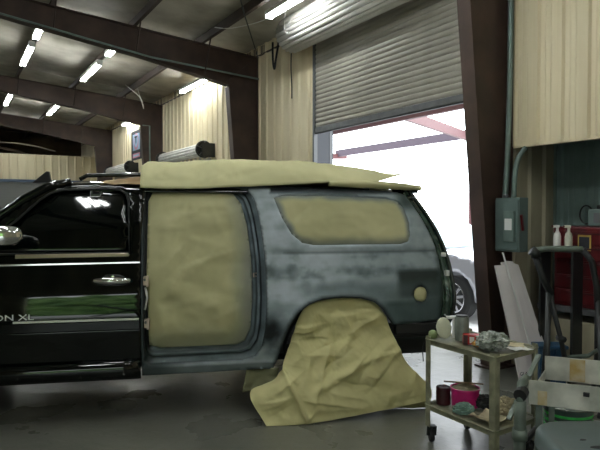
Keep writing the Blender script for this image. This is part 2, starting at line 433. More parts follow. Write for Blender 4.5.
# conduit runs
c = MB().tube([(5.98,.05,4.30),(5.98,.5,4.33),(5.98,2.2,4.44),(5.98,4.6,4.80),(5.98,7,4.98)], .018, 6)
tag(c.build('conduit', M['conduit'], F=BLD, base=(5.98,.05,4.3)), 'thin grey conduit running along the second steel rafter', 'conduit')
c = MB().tube([(12.08,.62,4.12),(12.08,.42,4.12),(12.08,.42,3.0),(12.08,.42,.2)], .022, 6)
tag(c.build('conduit', M['conduit'], F=BLD, base=(12.08,.42,.2)), 'vertical grey conduit on the column right of the poster', 'conduit')

# ------------------------------------------------------------------ roll-up doors
def curtain_door(name, t0, t1, zb, zt, cz, cr, ct0, ct1, ci, pitch, er=None):
    er = er or cr
    d = thing(name, None, None, ((t0+t1)/2, .0, zb), BLD, kind='structure')
    n = round((zt-zb)/pitch); proto = None
    for k in range(n):
        z = zb + k*pitch
        if proto is None:
            m = MB(); seg = [(0,0),(.010,.008),(.024,.015),(.042,.017),(.058,.015),(.070,.008),(pitch-.002,0)]
            seg = [(a*pitch/.076, b) for a, b in seg]
            m.add([(t, b, z+a) for t in (t0, t1) for a, b in seg], [(i, i+1, len(seg)+i+1, len(seg)+i) for i in range(len(seg)-1)])
            proto = m.build('slat', M['slat'], d, solid=.003, smooth=False, recalc=False)
        else:
            o = link(proto.copy()); o.parent = d; o.location = (0,0,k*pitch)
    m = MB().box(t0, t1, -.02, .035, zb-.09, zb); m.build('bottom_bar', M['galv'], d, bevel=.006)
    m = MB().box(t0+.01, t1-.01, -.012, .03, zb-.11, zb-.09); m.build('rubber_seal', M['black'], d)
    n = max(10, round(2*PI*cr/.078))
    for k in range(n):
        a0 = 2*PI*k/n; a1 = 2*PI*(k+.94)/n; am = (a0+a1)/2; r0 = cr; r1 = cr+.016
        m = MB()
        pr = [(a0,r0-.006),(a0+.05,r0+.006),(am,r1),(a1-.05,r0+.006),(a1,r0-.006)]
        m.add([(t, ci+r*math.cos(a), cz+r*math.sin(a)) for t in (ct0, ct1) for a, r in pr], [(i, i+1, 6+i, 5+i) for i in range(4)])
        m.build('coil_slat', M['coil'], d, solid=.003, smooth=True, recalc=False)
    RX = Matrix.Rotation(PI/2, 4, 'Y')
    m = MB().lathe([(.02,ct0-.02),(cr-.012,ct0-.02),(cr-.012,ct1+.02),(.02,ct1+.02)], (0,ci,cz), 28, RX); m.build('drum', M['black'], d, smooth=True, auto=40)
    for tt, s in ((ct0,-1),(ct1,1)):
        if name == 'door_1' and s > 0: continue
        m = MB().lathe([(er+.012,0),(er+.012,.03),(er-.01,.04),(er-.02,.02),(er*.62,.02),(er*.6,.045),(er*.35,.045),(er*.33,.02),(er*.15,.02),(er*.14,.07),(.01,.07)],
                       (tt,ci,cz), 28, RX if s > 0 else Matrix.Rotation(-PI/2,4,'Y'))
        m.build('end_ring', M['blackmetal'], d, smooth=True, auto=30)
        for q in range(5):
            a = q*2*PI/5+.4; m = MB().bar((tt+s*.05, ci+.03*math.cos(a), cz+.03*math.sin(a)), (tt+s*.05, ci+er*.98*math.cos(a), cz+er*.98*math.sin(a)), .02, .018, up=(1,0,0))
            m.build('spoke', M['galv'], d)
        m = MB().box(tt+s*.09-.004, tt+s*.09+.004, .035, ci+.08, cz-.18, cz+.14).bar((tt,ci,cz),(tt+s*.1,ci,cz),.05,.05)
        m.build('bracket', M['blackmetal'], d)
    return d
curtain_door('door_1', .35, 3.95, 3.10, 4.70, 4.655, .275, .02, 4.24, .33, .076)
curtain_door('door_2', 8.6, 12.0, .11, 2.98, 3.12, .135, 8.33, 11.3, .28, .13, .19)
curtain_door('door_3', 14.8, 17.95, .11, 2.98, 3.14, .135, 14.75, 17.6, .28, .13, .19)
# slack black cables by the coil, white wires by the lamp
def cable(name, pts, r, mt, label, base):
    P = []
    V = [Vector(p) for p in pts]
    for k in range(len(V)-1):
        a = V[max(k-1,0)]; b = V[k]; c2 = V[k+1]; d = V[min(k+2,len(V)-1)]
        for s in range(6):
            t = s/6; P.append(.5*((2*b)+(c2-a)*t+(2*a-5*b+4*c2-d)*t*t+(3*b-a-3*c2+d)*t**3))
    P.append(V[-1])
    o = MB().tube(P, r, 6).build(name, mt, F=BLD, base=base, smooth=True); return o
tag(cable('cable', [(5.0,.12,4.86),(5.1,.14,4.5),(5.16,.14,4.32),(5.22,.14,4.5),(5.3,.1,4.84)], .022, M['black'], '', (5,.12,4.86)), 'thick black cable looped above the cream wall, left of the thin one', 'cable')
tag(cable('cable', [(4.55,.12,4.9),(4.62,.1,4.3),(4.66,.06,3.9),(4.66,.06,3.7)], .012, M['black'], '', (4.6,.12,4.9)), 'thin black cable hanging straight under the door coil end', 'cable')
tag(cable('wire', [(3.9,.75,4.97),(4.3,.8,4.86),(4.9,1.1,4.84),(5.2,1.3,4.9)], .008, M['white'], '', (3.9,.75,4.97)), 'white wire drooping from the nearest ceiling lamp', 'wire')
tag(cable('wire', [(3.7,.7,5.0),(3.95,.62,4.7),(3.85,.6,4.55),(3.75,.62,4.75)], .008, M['white'], '', (3.9,.6,4.97)), 'short white wire loop dangling beside the big door coil', 'wire')
tag(cable('wire', [(11.2,1.0,4.95),(11.0,.9,4.4),(10.6,1.1,4.6),(10.9,1.4,4.95)], .008, M['white'], '', (11,1,4.95)), 'white wire loop hanging beyond the second rafter', 'wire')

# ------------------------------------------------------------------ poster on the far wall
p = thing('wall_poster', 'black-framed poster with pale disc and dark steer head, on far cream wall', 'poster', (14.84,.04,3.4), BLD)
MB().box(14.23,15.45,.036,.05,3.38,4.35).build('backing', M['ink'], p, bevel=.01)
MB().box(14.42,15.26,.05,.054,3.70,4.23).build('print_field', M['skyblue'], p)
RY = Matrix.Rotation(-PI/2, 4, 'X')
MB().lathe([(.01,0),(.27,0),(.27,.004),(.01,.004)], (14.84,.054,3.98), 24, RY).build('disc', M['pinkprint'], p)
MB().lathe([(.01,0),(.21,0),(.21,.004),(.01,.004)], (14.84,.058,4.0), 24, RY).build('disc', M['skyblue'], p)
MB().prism([(-.2,.12),(-.06,.07),(-.05,-.06),(0,-.13),(.05,-.06),(.06,.07),(.2,.12),(.06,.14),(-.06,.14)], lambda x,y,d: (14.84+x,.062+d,4.02+y), 0, .004).build('steer_head', M['ink'], p)
MB().box(14.42,15.26,.05,.054,3.46,3.60).build('lower_band', M['pinkprint'], p)
MB().box(14.50,15.18,.054,.056,3.50,3.56).build('lower_band', M['skyblue'], p)

# ------------------------------------------------------------------ fluorescent fixtures
def fixture(t0, t1, i, label, drop=.275):
    z = roofz(i)-drop; c = (t0+t1)/2
    r = thing('fluorescent_fixture', label, 'lamp', (c,i,z), BLD, 'fluorescent ceiling fixtures')
    MB().box(t0,t1,i-.06,i+.06,z-.03,z+.04).build('housing', M['white'], r, bevel=.006)
    for s in (-.035,.035):
        MB().tube([(t0+.04,i+s,z-.055),(t1-.04,i+s,z-.055)], .019, 8).build('tube', M['tube'], r, smooth=True)
    for t in (t0+.02, t1-.02):
        MB().box(t-.02,t+.02,i-.06,i+.06,z-.08,z-.03).build('end_cap', M['white'], r)
    return r
fixture(2.7, 3.82, .98, 'lit fluorescent fixture nearest the big door coil, cut by the photo top edge')
fixture(8.0, 9.75, .30, 'lit fluorescent fixture against the cream wall above the wall spool')
fixture(6.9, 7.85, 3.86, 'short lit fluorescent fixture in the upper left, left of its twin')
fixture(8.4, 10.2, 3.86, 'long lit fluorescent fixture in the upper left, left of its twin')
fixture(7.0, 7.95, 2.5, 'short lit fluorescent fixture between the two rafters, right of its twin')
fixture(8.7, 10.6, 2.5, 'long lit fluorescent fixture between the two rafters, right of its twin')
fixture(13.9, 15.9, 3.8, 'lit fluorescent fixture beyond the third rafter at left edge')
fixture(14.4, 16.4, 2.5, 'lit fluorescent fixture beyond the third rafter, right of another')
fixture(14.2, 16.1, .15, 'small lit fluorescent fixture directly above the wall poster')
for t0, t1, i, w in ((-5.0,-4.5,7.20,'first of three short ones in a row behind the camera'),(-5.0,-4.5,7.40,'middle of three short ones behind the camera'),
                     (-5.0,-4.5,7.60,'last of three short ones behind the camera'),(-1.6,.8,5.1,'above the camera, nearest to it'),(.9,3.3,5.1,'over the black vehicle hood'),
                     (-1.6,.8,2.5,'above the parts cart'),(2,4.4,7.7,'high over the room middle, near end'),(9,11.4,6.4,'high over the room middle, beyond the second rafter'),
                     (15,17.4,6.4,'high over the room middle, beyond the third rafter'),(19.2,20.7,3.0,'added unseen over the far cream partition to brighten it'),(-7.2,-4.8,4.9,'added behind the camera to light the vehicle side, nearer the back wall'),(-7.2,-4.8,2.6,'added behind the camera to light the vehicle side, nearer the right wall')):  # partition lamp and last pair added to brighten the partition and vehicle side
    fixture(t0, t1, i, 'lit fluorescent fixture, '+w)

# ------------------------------------------------------------------ lean-to frame and yard outside
def steel_out(name, p, q, w, h, mt, label, cat):
    o = MB().bar(p, q, w, h).build(name, M[mt], F=BLD, base=p); return tag(o, label, cat)
steel_out('steel_beam', (-1,-1.0,3.24), (9,-1.0,3.24), .08, .16, 'pink', 'pink steel beam just beyond the raised door edge', 'beam')
steel_out('steel_beam', (-1,-5.0,3.48), (10.6,-5.0,3.48), .10, .20, 'mauve', 'mauve steel beam farther out across the yard canopy', 'beam')
steel_out('steel_beam', (3.0,-1.0,3.30), (5.2,-5.0,3.40), .08, .18, 'pink', 'pink diagonal beam joining the two canopy beams', 'beam')
steel_out('steel_beam', (10.5,-3.6,3.32), (10.5,-5.3,3.40), .08, .16, 'pink', 'short pink beam stub under the left end of the far canopy beam', 'beam')
steel_out('steel_post', (5.1,-5.0,0), (5.1,-5.0,3.4), .12, .12, 'pink', 'slim pink canopy post standing out in the bright yard', 'post')
# tree
tr = thing('tree', 'pale sunlit tree standing in the bright yard beyond the post', 'tree', (9.5,-16,0), BLD)
m = MB().tube([(9.5,-16,0),(9.6,-16,1.6),(9.4,-16.1,3)], [.16,.12,.07], 8); m.tube([(9.5,-16,1.7),(10.3,-15.7,3.1)], [.08,.03], 6); m.tube([(9.5,-16,1.9),(8.6,-16.2,3.2)], [.08,.03], 6)
m.build('trunk', M['bark'], tr, smooth=True)
m = MB(); rr = random.Random(3)
for k in range(1100):
    a = rr.gauss(0,1); b = rr.gauss(0,1); c2 = rr.gauss(0,1); p = Vector((9.4+a*.8, -16+b*.8, 3.7+c2*.75)); s = .08
    u = Vector((rr.uniform(-1,1),rr.uniform(-1,1),rr.uniform(-1,1))).normalized(); v = u.orthogonal().normalized()
    m.add([p-u*s, p+v*s*.5, p+u*s, p-v*s*.5], [(0,1,2,3)])
o = m.build('foliage', M['leaf'], tr, recalc=False); o['kind'] = 'stuff'
# behind the camera, seen only in the black paint: lawn and hedge
m = MB().add([(-40,2,-.005),(-20,2,-.005),(-20,22,-.005),(-40,22,-.005)], [(0,1,2,3)]); tag(m.build('lawn', M['grass'], F=BLD, base=(-24,9,0)), kind='structure')
m = MB().grid(lambda u,v: (-24+1.0*noise.noise((u*20,v*5,1)), -2+28*u, 6.5*v+.6*noise.noise((u*14,v*3,0))), 80, 16)
tag(m.build('hedge', M['leaf'], F=BLD, base=(-24,9,0), solid=.6, smooth=True), 'tall green hedge behind the yard, seen mirrored in the black door', 'hedge')
tz = thing('sawhorse', 'dark crossed-leg trestle in the yard, mirrored in the black door', 'trestle', (-11,10,0), BLD)
for y0, y1 in ((8.2,10.6),(10.6,8.2)):
    MB().bar((-11,y0,0),(-11,y1,1.7),.15,.15).build('leg', M['blackmetal'], tz)
MB().bar((-11,8.2,1.72),(-11,12.0,1.72),.09,.09).build('top_bar', M['blackmetal'], tz)

# ------------------------------------------------------------------ the big vehicle (car frame)
YP = [(.30,.10),(.35,.085),(.50,.050),(.65,.020),(.745,.004),(.80,.0),(.845,.0002),(.88,.0024),(.92,.0056),(.96,.0094),(1.0,.0146),(1.05,.0231),(1.10,.0336),(1.27,.069),(1.34,.08),(1.60,.128),(1.88,.200),(1.93,.235),(2.1,.30)]
def sm(a, b, x):
    t = max(0, min(1, (x-a)/(b-a))); return t*t*(3-2*t)
def YS(x, z):
    z = max(.30, min(2.1, z)); y = 0
    for (a,ya),(b,yb) in zip(YP, YP[1:]):
        if a <= z <= b: y = ya+(yb-ya)*(z-a)/(b-a); break
    if x > 1.2: y += .10*((x-1.2)/.6)**2
    if x < -2.3: y += .08*((-2.3-x)/1.2)**2
    return y
def inside(poly, x, z):
    c = False; n = len(poly); j = n-1
    for i in range(n):
        xi, zi = poly[i]; xj, zj = poly[j]
        if (zi > z) != (zj > z) and x < (xj-xi)*(z-zi)/(zj-zi)+xi: c = not c
        j = i
    return c
def dseg(poly, x, z):
    best = 9e9; n = len(poly)
    for i in range(n):
        ax, az = poly[i]; bx, bz = poly[(i+1)%n]; dx, dz = bx-ax, bz-az; L2 = dx*dx+dz*dz
        t = max(0, min(1, ((x-ax)*dx+(z-az)*dz)/L2)) if L2 > 0 else 0
        d = (ax+dx*t-x)**2+(az+dz*t-z)**2
        if d < best: best = d
    return math.sqrt(best)
def dens(poly, s):
    out = []; n = len(poly)
    for i in range(n):
        a, b = poly[i], poly[(i+1)%n]; L = math.hypot(b[0]-a[0], b[1]-a[1]); k = max(1, round(L/s))
        for q in range(k): out.append((a[0]+(b[0]-a[0])*q/k, a[1]+(b[1]-a[1])*q/k))
    return out
def smooth_poly(poly, it=2):        # Chaikin
    for _ in range(it):
        o = []
        for i in range(len(poly)):
            a, b = poly[i], poly[(i+1)%len(poly)]
            o += [(a[0]*.75+b[0]*.25, a[1]*.75+b[1]*.25), (a[0]*.25+b[0]*.75, a[1]*.25+b[1]*.75)]
        poly = o
    return poly
def panel(outer, holes, fn, step=.04):
    pts = []; ed = []
    for lp in [outer]+holes:
        d = dens(lp, step); b = len(pts); pts += d; ed += [(b+i, b+(i+1)%len(d)) for i in range(len(d))]
    xs = [p[0] for p in outer]; zs = [p[1] for p in outer]
    z = min(zs)+step*.5; r = 0
    while z < max(zs):
        x = min(xs)+(step*.5 if r % 2 else step*.25)
        while x < max(xs):
            if inside(outer, x, z) and dseg(outer, x, z) > step*.45 and not any(inside(h, x, z) or dseg(h, x, z) < step*.45 for h in holes): pts.append((x, z))
            x += step
        z += step*.87; r += 1
    vo, eo, fo = delaunay_2d_cdt([Vector(p) for p in pts], ed, [], 0, 1e-5)[:3]
    m = MB(); fs = []
    for f in fo:
        cx = sum(vo[i].x for i in f)/len(f); cz = sum(vo[i].y for i in f)/len(f)
        if inside(outer, cx, cz) and not any(inside(h, cx, cz) for h in holes): fs.append(tuple(f))
    m.add([fn(v.x, v.y) for v in vo], fs); return m
def crumple(p, s, seed=0):      # sharp creases between soft facets
    q = Vector(p)*s + Vector((seed, seed*1.7, seed*.3))
    w = Vector((noise.noise(q*.6+Vector((9,0,0))), noise.noise(q*.6+Vector((0,9,0))), 0))*.7
    a = 1-2.2*abs(noise.noise(q*.9+w)); b = 1-2.2*abs(noise.noise(q*1.7+w*2+Vector((4,4,4))))
    return .65*a+.35*b-.55
def crease_set(n, x0, x1, z0, z1, seed, L=(.12,.5), w=(.015,.05), amp=(.006,.022)):
    r = random.Random(seed); out = []
    for k in range(n):
        x, z, a = r.uniform(x0,x1), r.uniform(z0,z1), r.gauss(.45,.7); l = r.uniform(*L)/2
        out.append((x-l*math.cos(a), z-l*math.sin(a), x+l*math.cos(a), z+l*math.sin(a), r.uniform(*w), r.uniform(*amp)*r.choice((1,1,-1)), r.choice((.35,1,2.6))))
    return out
def creases(cs, x, z):       # each fold: a sharp line with a steep and a gentle flank
    h = 0
    for ax, az, bx, bz, w, am, k in cs:
        dx, dz = bx-ax, bz-az; L2 = dx*dx+dz*dz; t = ((x-ax)*dx+(z-az)*dz)/L2
        if t < -.15 or t > 1.15: continue
        side = ((x-ax)*dz-(z-az)*dx)/math.sqrt(L2); f = max(0, 1-abs(2*t-1)/1.3)
        ww = w*(k if side > 0 else 1/k)
        if abs(side) < 5*ww: h += am*math.exp(-abs(side)/ww)*f**.5
    return h
CS_SKIRT = crease_set(46, .1, 1.45, .0, .95, 11, amp=(.010,.030))
CS_DOOR = crease_set(44, -.8, .0, .6, 1.85, 5, L=(.15,.6), amp=(.004,.013))
CS_QW = crease_set(26, .3, 1.45, 1.4, 1.84, 6, L=(.08,.35), amp=(.003,.010))
CS_ROOF = crease_set(60, -.9, 1.5, 1.9, 3.4, 8, L=(.2,.7), amp=(.005,.016))
car = thing('sport_utility_vehicle', 'long black SUV with grey primed rear quarter, masked for painting', 'car', (0,0,0), CAR)

GLASS = [(-2.12,1.36),(-2.06,1.46),(-1.85,1.62),(-1.68,1.79),(-1.60,1.845),(-1.50,1.872),(-1.15,1.885),(-1.06,1.878),(-1.01,1.84),(-.99,1.78),(-.98,1.36)]
DOOR = [(-.892,.47),(-.892,1.28),(-.885,1.50),(-.865,1.75),(-.862,1.91),(-1.0,1.925),(-1.25,1.935),(-1.5,1.925),(-1.62,1.895),(-1.72,1.84),(-1.95,1.65),(-2.18,1.44),(-2.30,1.30),(-2.32,.47)]
fd = panel(DOOR, [GLASS], lambda x,z: (x, YS(x,z)-.004, z), .035).build('front_door', M['paint'], car, smooth=True, solid=.03, off=-1, recalc=False)
panel(GLASS, [], lambda x,z: (x, YS(x,z)+.012, z), .08).build('window_glass', M['glass'], fd, smooth=True, solid=.006, recalc=False)
MB().tube([(x, YS(x,z)-.004, z) for x,z in GLASS+[GLASS[0]]], .011, 6).build('window_seal', M['black'], fd, smooth=True)
MB().prism([(-1.84,1.325),(-.985,1.330),(-.975,1.345),(-.99,1.360),(-1.84,1.358)], lambda x,z,d: (x, YS(x,z)-.012-d, z), 0, .014).build('belt_molding', M['chrome_dull'], fd, bevel=.004)
MB().bar((-2.3, YS(0,1.275)-.008, 1.272),(-.895, YS(0,1.28)-.008, 1.282), .012,.012).build('bright_strip', M['chrome'], fd)
# body-side molding with a bevelled upper edge
m = MB(); pr = [(.745,.0),(.755,-.022),(.82,-.026),(.838,-.014),(.842,.0)]
m.add([(x, y, z) for x in (-2.3,-.897) for z, y in pr], [(i,i+1,6+i,5+i) for i in range(4)]+[(0,1,2,3,4),(9,8,7,6,5)])
m.build('side_molding', M['paint'], fd)
MB().bar((-1.84,-.020,.836),(-.90,-.020,.834),.006,.016).build('bright_strip', mat('painted bright reflection', (215,215,205), .35, .3), fd)  # pale colour stands in for the bright reflection along the molding edge
MB().bar((-1.86,-.003,.742),(-.90,-.003,.742),.008,.006).build('door_crease', M['navy'], fd)
# handle
m = MB()
for k in range(13):
    pass
hp = [(-1.26+.30*k/12, YS(0,1.14)-.012-.040*math.sin(PI*k/12)**.5, 1.145-.004*k/12) for k in range(13)]
m.tube(hp, [.014+.019*math.sin(PI*k/12)**.6 for k in range(13)], 10)
dh = m.build('door_handle', M['chrome'], fd, smooth=True)
MB().lathe([(.01,0),(.055,0),(.06,.004),(.045,.008),(.01,.006)], (-1.10,YS(0,1.14)-.003,1.145), 20, Matrix.Rotation(PI/2,4,'X'), sx=1.7, sy=.8).build('handle_recess', M['black'], fd, smooth=True)
MB().lathe([(.004,0),(.018,0),(.018,.01),(.004,.012)], (-1.10,YS(0,1.16)-.035,1.165), 14, Matrix.Rotation(PI/2,4,'X')).build('lock_cylinder', M['chrome'], fd)
# raised lettering
def text3d(body, size, loc, F, mt, name, parent=None, ext=.003, rot=0, align='RIGHT', sx=1.0):
    cu = bpy.data.curves.new(name, 'FONT'); cu.body = body; cu.size = size; cu.extrude = ext; cu.align_x = align; cu.resolution_u = 3
    t_ = bpy.data.objects.new(name+'_curve', cu); COL.objects.link(t_); bpy.context.view_layer.update()
    me = bpy.data.meshes.new_from_object(t_.evaluated_get(bpy.context.evaluated_depsgraph_get())); bpy.data.objects.remove(t_)
    me.materials.clear(); me.materials.append(mt); o = link(bpy.data.objects.new(name, me))
    Mx = Matrix.Translation(loc) @ Matrix.Rotation(rot, 4, 'Z') @ Matrix.Rotation(PI/2, 4, 'X') @ Matrix.Diagonal((sx,1,1,1))
    if parent is not None: o.parent = parent; o.matrix_local = Matrix.Translation(-BASE[parent]) @ Mx
    else: o.matrix_world = F @ Mx
    return o
text3d('YUKON XL', .064, (-1.69, -.010, .852), CAR, mat('bright satin badge', (235,235,235), .35, .3), 'lettering', fd, sx=1.5)

# mirror
m = MB()
mv = []
m.grid(lambda u,v: (-1.93+.20*(abs(math.cos(PI*(v-.5)))**.35)*math.cos(2*PI*u)*(1), -.14+.07*math.sin(2*PI*u)*(abs(math.cos(PI*(v-.5)))**.35), 1.515+.075*math.sin(PI*(v-.5))), 20, 10)
mi = m.build('side_mirror', M['chrome'], car, smooth=True)
MB().tube([(-2.0,.05,1.43),(-2.0,-.05,1.43),(-1.96,-.13,1.46)], [.04,.035,.03], 8).build('mirror_arm', M['paint'], mi, smooth=True)

# front fender, hood, windshield, nose (mostly beyond the picture's left edge)
FEND = [(-2.33,.42),(-2.33,1.29),(-2.7,1.26),(-3.2,1.20),(-3.52,1.12),(-3.60,.95),(-3.62,.55),(-3.50,.45),(-3.02,.45),(-3.0,.62),(-2.90,.80),(-2.75,.92),(-2.52,.95),(-2.5,.95)]
FEND = [(-2.33,.47),(-2.33,1.29),(-2.7,1.26),(-3.2,1.20),(-3.52,1.12),(-3.60,.95),(-3.62,.55),(-3.50,.45),(-3.05,.45),(-3.03,.62),(-2.95,.78),(-2.80,.90),(-2.60,.94),(-2.50,.88),(-2.42,.75),(-2.38,.55),(-2.36,.47)]
panel(FEND, [], lambda x,z: (x, YS(x,z), z), .07).build('front_fender', M['paint'], car, smooth=True, solid=.02, off=-1, recalc=False)
m = MB().grid(lambda u,v: (-2.33-1.2*u, .07+.08*u+(1.86-.16*u)*v, 1.285-.16*u*u+.05*math.sin(PI*v)), 12, 12); m.build('hood', M['paint'], car, smooth=True, solid=.02)
m = MB().grid(lambda u,v: (-2.52+.88*u, .12+.12*u+(1.76-.24*u)*v, 1.30+.62*u+.04*math.sin(PI*v)), 8, 12); m.build('windshield', M['glass'], car, smooth=True, solid=.006)
m = MB().grid(lambda u,v: (-3.53-.07*math.sin(PI*u)-.06*math.sin(PI*v), .15+1.7*v, 1.12-.62*u), 8, 12); m.build('front_grille', M['paint'], car, smooth=True, solid=.03)
# A pillar on the near and far side
for s in (0, 1):
    f = lambda y: 2.0-y if s else y
    MB().tube([(-2.42,f(.10),1.30),(-2.05,f(.14),1.60),(-1.80,f(.175),1.795),(-1.62,f(.20),1.90),(-1.45,f(.23),1.935)], .035, 8).build('windshield_pillar', M['paint'], car, smooth=True)

# roof
def roof_z(x):
    a = 1.925
    if x < -1.3: a -= .06*((-1.3-x)/.4)**2
    if x > .9: a -= .06*((x-.9)/.65)**2
    return a
def roof_fn(u, v):
    x = -1.62+3.16*u; s = 2*v-1; y0 = YS(min(x,1.2), 1.90)-.01+(.03 if x > 1.2 else 0)*(x-1.2)/.3; w = 1-y0
    y = 1+s*w; k = 1-abs(s)**6
    return (x+(.05*(1-s*s) if u > .98 else 0), y, roof_z(x)-.055+.075*k+.035*(1-s*s))
MB().grid(roof_fn, 44, 30).build('roof', M['navy'], car, smooth=True, solid=.02, off=-1)
for s in (0,1):
    f = lambda y: 2.0-y if s else y
    MB().tube([(-1.40,f(.33),1.965),(-1.34,f(.33),2.0),(-.8,f(.33),2.015),(1.0,f(.33),2.0),(1.15,f(.33),1.96)], .018, 8).build('roof_rail', M['paint'], car, smooth=True)
# the fin aerial
MB().prism([(-1.86,1.955),(-1.74,2.06),(-1.715,2.06),(-1.70,1.975),(-1.60,1.965)], lambda x,z,d: (x-.05, .90+d, z+.005), -.02, .02).build('aerial_fin', M['black'], car, bevel=.01)

# primed body side: quarter panel, sill, arch, with door opening and quarter window
HOLE = smooth_poly([(-.872,.47),(-.872,1.90),(-.60,1.90),(-.10,1.90),(.02,1.87),(.075,1.72),(.105,1.50),(.13,1.20),(.125,.90),(.11,.60),(.05,.46),(-.10,.44),(-.5,.44)][::1], 1)
HOLE = [(-.866,.47),(-.866,1.88),(-.83,1.905),(-.10,1.905),(.0,1.88),(.05,1.80),(.085,1.65),(.115,1.45),(.135,1.22),(.135,.95),(.125,.70),(.10,.56),(.04,.475),(-.06,.45),(-.83,.45)]
QW = [(.225,1.815),(.30,1.838),(.80,1.838),(1.25,1.815),(1.36,1.785),(1.42,1.72),(1.455,1.60),(1.46,1.48),(1.435,1.425),(1.36,1.405),(.70,1.405),(.56,1.405),(.46,1.425),(.37,1.50),(.29,1.64)]
SIDE = [(-.885,.345),(-.30,.345),(.20,.35),(.235,.43),(.28,.58),(.33,.72),(.40,.83),(.50,.905),(.62,.945),(.80,.955),(.96,.945),(1.08,.91),(1.16,.84),(1.21,.76),(1.255,.70),
        (1.45,.703),(1.68,.712),(1.745,.73),(1.765,.85),(1.77,1.0),(1.76,1.20),(1.725,1.35),(1.66,1.50),(1.59,1.63),(1.50,1.765),(1.44,1.845),(1.36,1.872),(.9,1.90),(.4,1.915),(-.4,1.925),(-.885,1.925)]
def side_y(x, z):
    y = YS(x, z)
    y += .007*math.exp(-((z-(1.335 if x < .5 else 1.335))/.012)**2)*(1 if x > .25 else 0)
    da = dseg(ARCHL, x, z); y -= .022*math.exp(-(da/.05)**2)
    r = math.hypot(x-1.53, (z-.955)); y += .03*(1-sm(.062,.082,r))
    if x > .2: y += .012*(1-sm(.86,.90,z))*(1 if x > 1.2 else 0)
    if x < .25: y -= .0+.0
    return y
ARCHL = [(.20,.35),(.235,.43),(.28,.58),(.33,.72),(.40,.83),(.50,.905),(.62,.945),(.80,.955),(.96,.945),(1.08,.91),(1.16,.84),(1.21,.76),(1.255,.70),(1.3,.70),(1.16,.70),(1.08,.84),(.8,.9),(.5,.85),(.3,.5)]
ARCHL = ARCHL[:13]
def dopen(pl, x, z):
    best = 9e9
    for (ax,az),(bx,bz) in zip(pl, pl[1:]):
        dx, dz = bx-ax, bz-az; t = max(0, min(1, ((x-ax)*dx+(z-az)*dz)/(dx*dx+dz*dz))); best = min(best, math.hypot(ax+dx*t-x, az+dz*t-z))
    return best
def side_y(x, z):
    y = YS(x, z)
    if x > .28: y += .007*math.exp(-((z-1.335)/.012)**2)
    y -= .022*math.exp(-(dopen(ARCHL, x, z)/.05)**2)
    y += .03*(1-sm(.062,.082, math.hypot(x-1.53, z-.955)))
    if x > 1.2: y += .010*(1-sm(.86,.90,z))
    return y
def mixc(a, b, t): t = max(0, min(1, t)); return tuple(p+(q-p)*t for p, q in zip(a, b))
def primer(v):
    x, y, z = v
    n = noise.fractal(Vector((x*2.2, z*9, 3)), 1, 2, 5); n2 = noise.fractal(Vector((x*9, z*9, 7)), 1, 2, 4); n3 = noise.noise(Vector((x*3, z*3, 11)))
    c = mixc((190,200,210), (150,163,171), .5+1.0*n+.5*n2)
    c = mixc(c, (112,126,128), sm(.4,1.3,x)*.45)
    # darker sanded streaks around the belt line
    c = mixc(c, (84,96,98), max(0, .7*n2+.8*n)*sm(.98,1.12,z)*(1-sm(1.3,1.40,z)))
    # unprimed dark paint patch ahead of the filler hole
    e = .02*n2
    p = sm(1.28+e,1.35+e,x)*(1-sm(1.70+e,1.76+e,x))*sm(.90,.97,z+e)*(1-sm(1.15,1.20,z+e)); c = mixc(c, (28,40,38), p*.95)
    c = mixc(c, (52,72,72), (1-sm(.88,.93,z))*sm(1.1,1.2,x)*.9)
    c = mixc(c, (82,96,98), (1-sm(1.02,1.12,z+.06*n3))*sm(.35,.7,x)*.6)
    # dark bare area in the lower front corner, black edge by the arch
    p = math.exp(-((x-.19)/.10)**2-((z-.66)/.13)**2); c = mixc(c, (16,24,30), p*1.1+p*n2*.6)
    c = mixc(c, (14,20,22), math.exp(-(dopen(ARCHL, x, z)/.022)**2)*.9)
    
    c = mixc(c, (34,42,46), math.exp(-((z-1.335)/.008)**2)*(.45 if x > .28 else 0))
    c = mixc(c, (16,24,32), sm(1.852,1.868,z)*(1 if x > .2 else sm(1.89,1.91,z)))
    c = mixc(c, (12,30,24), sm(1.70,1.77,x)*.8)
    c = mixc(c, (26,40,36), sm(1.30,1.44,x)*sm(1.66,1.78,z)*.8)
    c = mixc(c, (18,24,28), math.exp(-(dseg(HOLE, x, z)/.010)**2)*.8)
    if x < -.5: c = mixc(c, (30,38,40), (1-sm(-.86,-.5,x))*.7)
    p = (1-sm(.062,.085, math.hypot(x-1.53, z-.955))); c = mixc(c, (14,20,20), p)
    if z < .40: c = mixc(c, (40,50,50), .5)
    return c
panel(SIDE, [HOLE, QW], lambda x,z: (x, side_y(x,z), z), .024).build('quarter_panel', M['primer'], car, smooth=True, solid=.014, off=-1, colf=primer, recalc=False)['label'] = 'grey primed body side with dark sanded patches'
# far body side, plain
FAR = [(-2.33,.35),(.20,.35),(.28,.58),(.40,.83),(.62,.945),(.96,.945),(1.16,.84),(1.255,.70),(1.745,.73),(1.77,1.0),(1.725,1.35),(1.59,1.63),(1.44,1.86),(-.885,1.925),(-1.5,1.925),(-1.72,1.84),(-2.3,1.30)]
panel(FAR, [], lambda x,z: (x, 2.0-YS(x,z), z), .12).build('far_side', M['paint'], car, smooth=True, solid=.014, recalc=False)
panel(FEND, [], lambda x,z: (x, 2.0-YS(x,z), z), .12).build('front_fender', M['paint'], car, smooth=True, solid=.014, recalc=False)

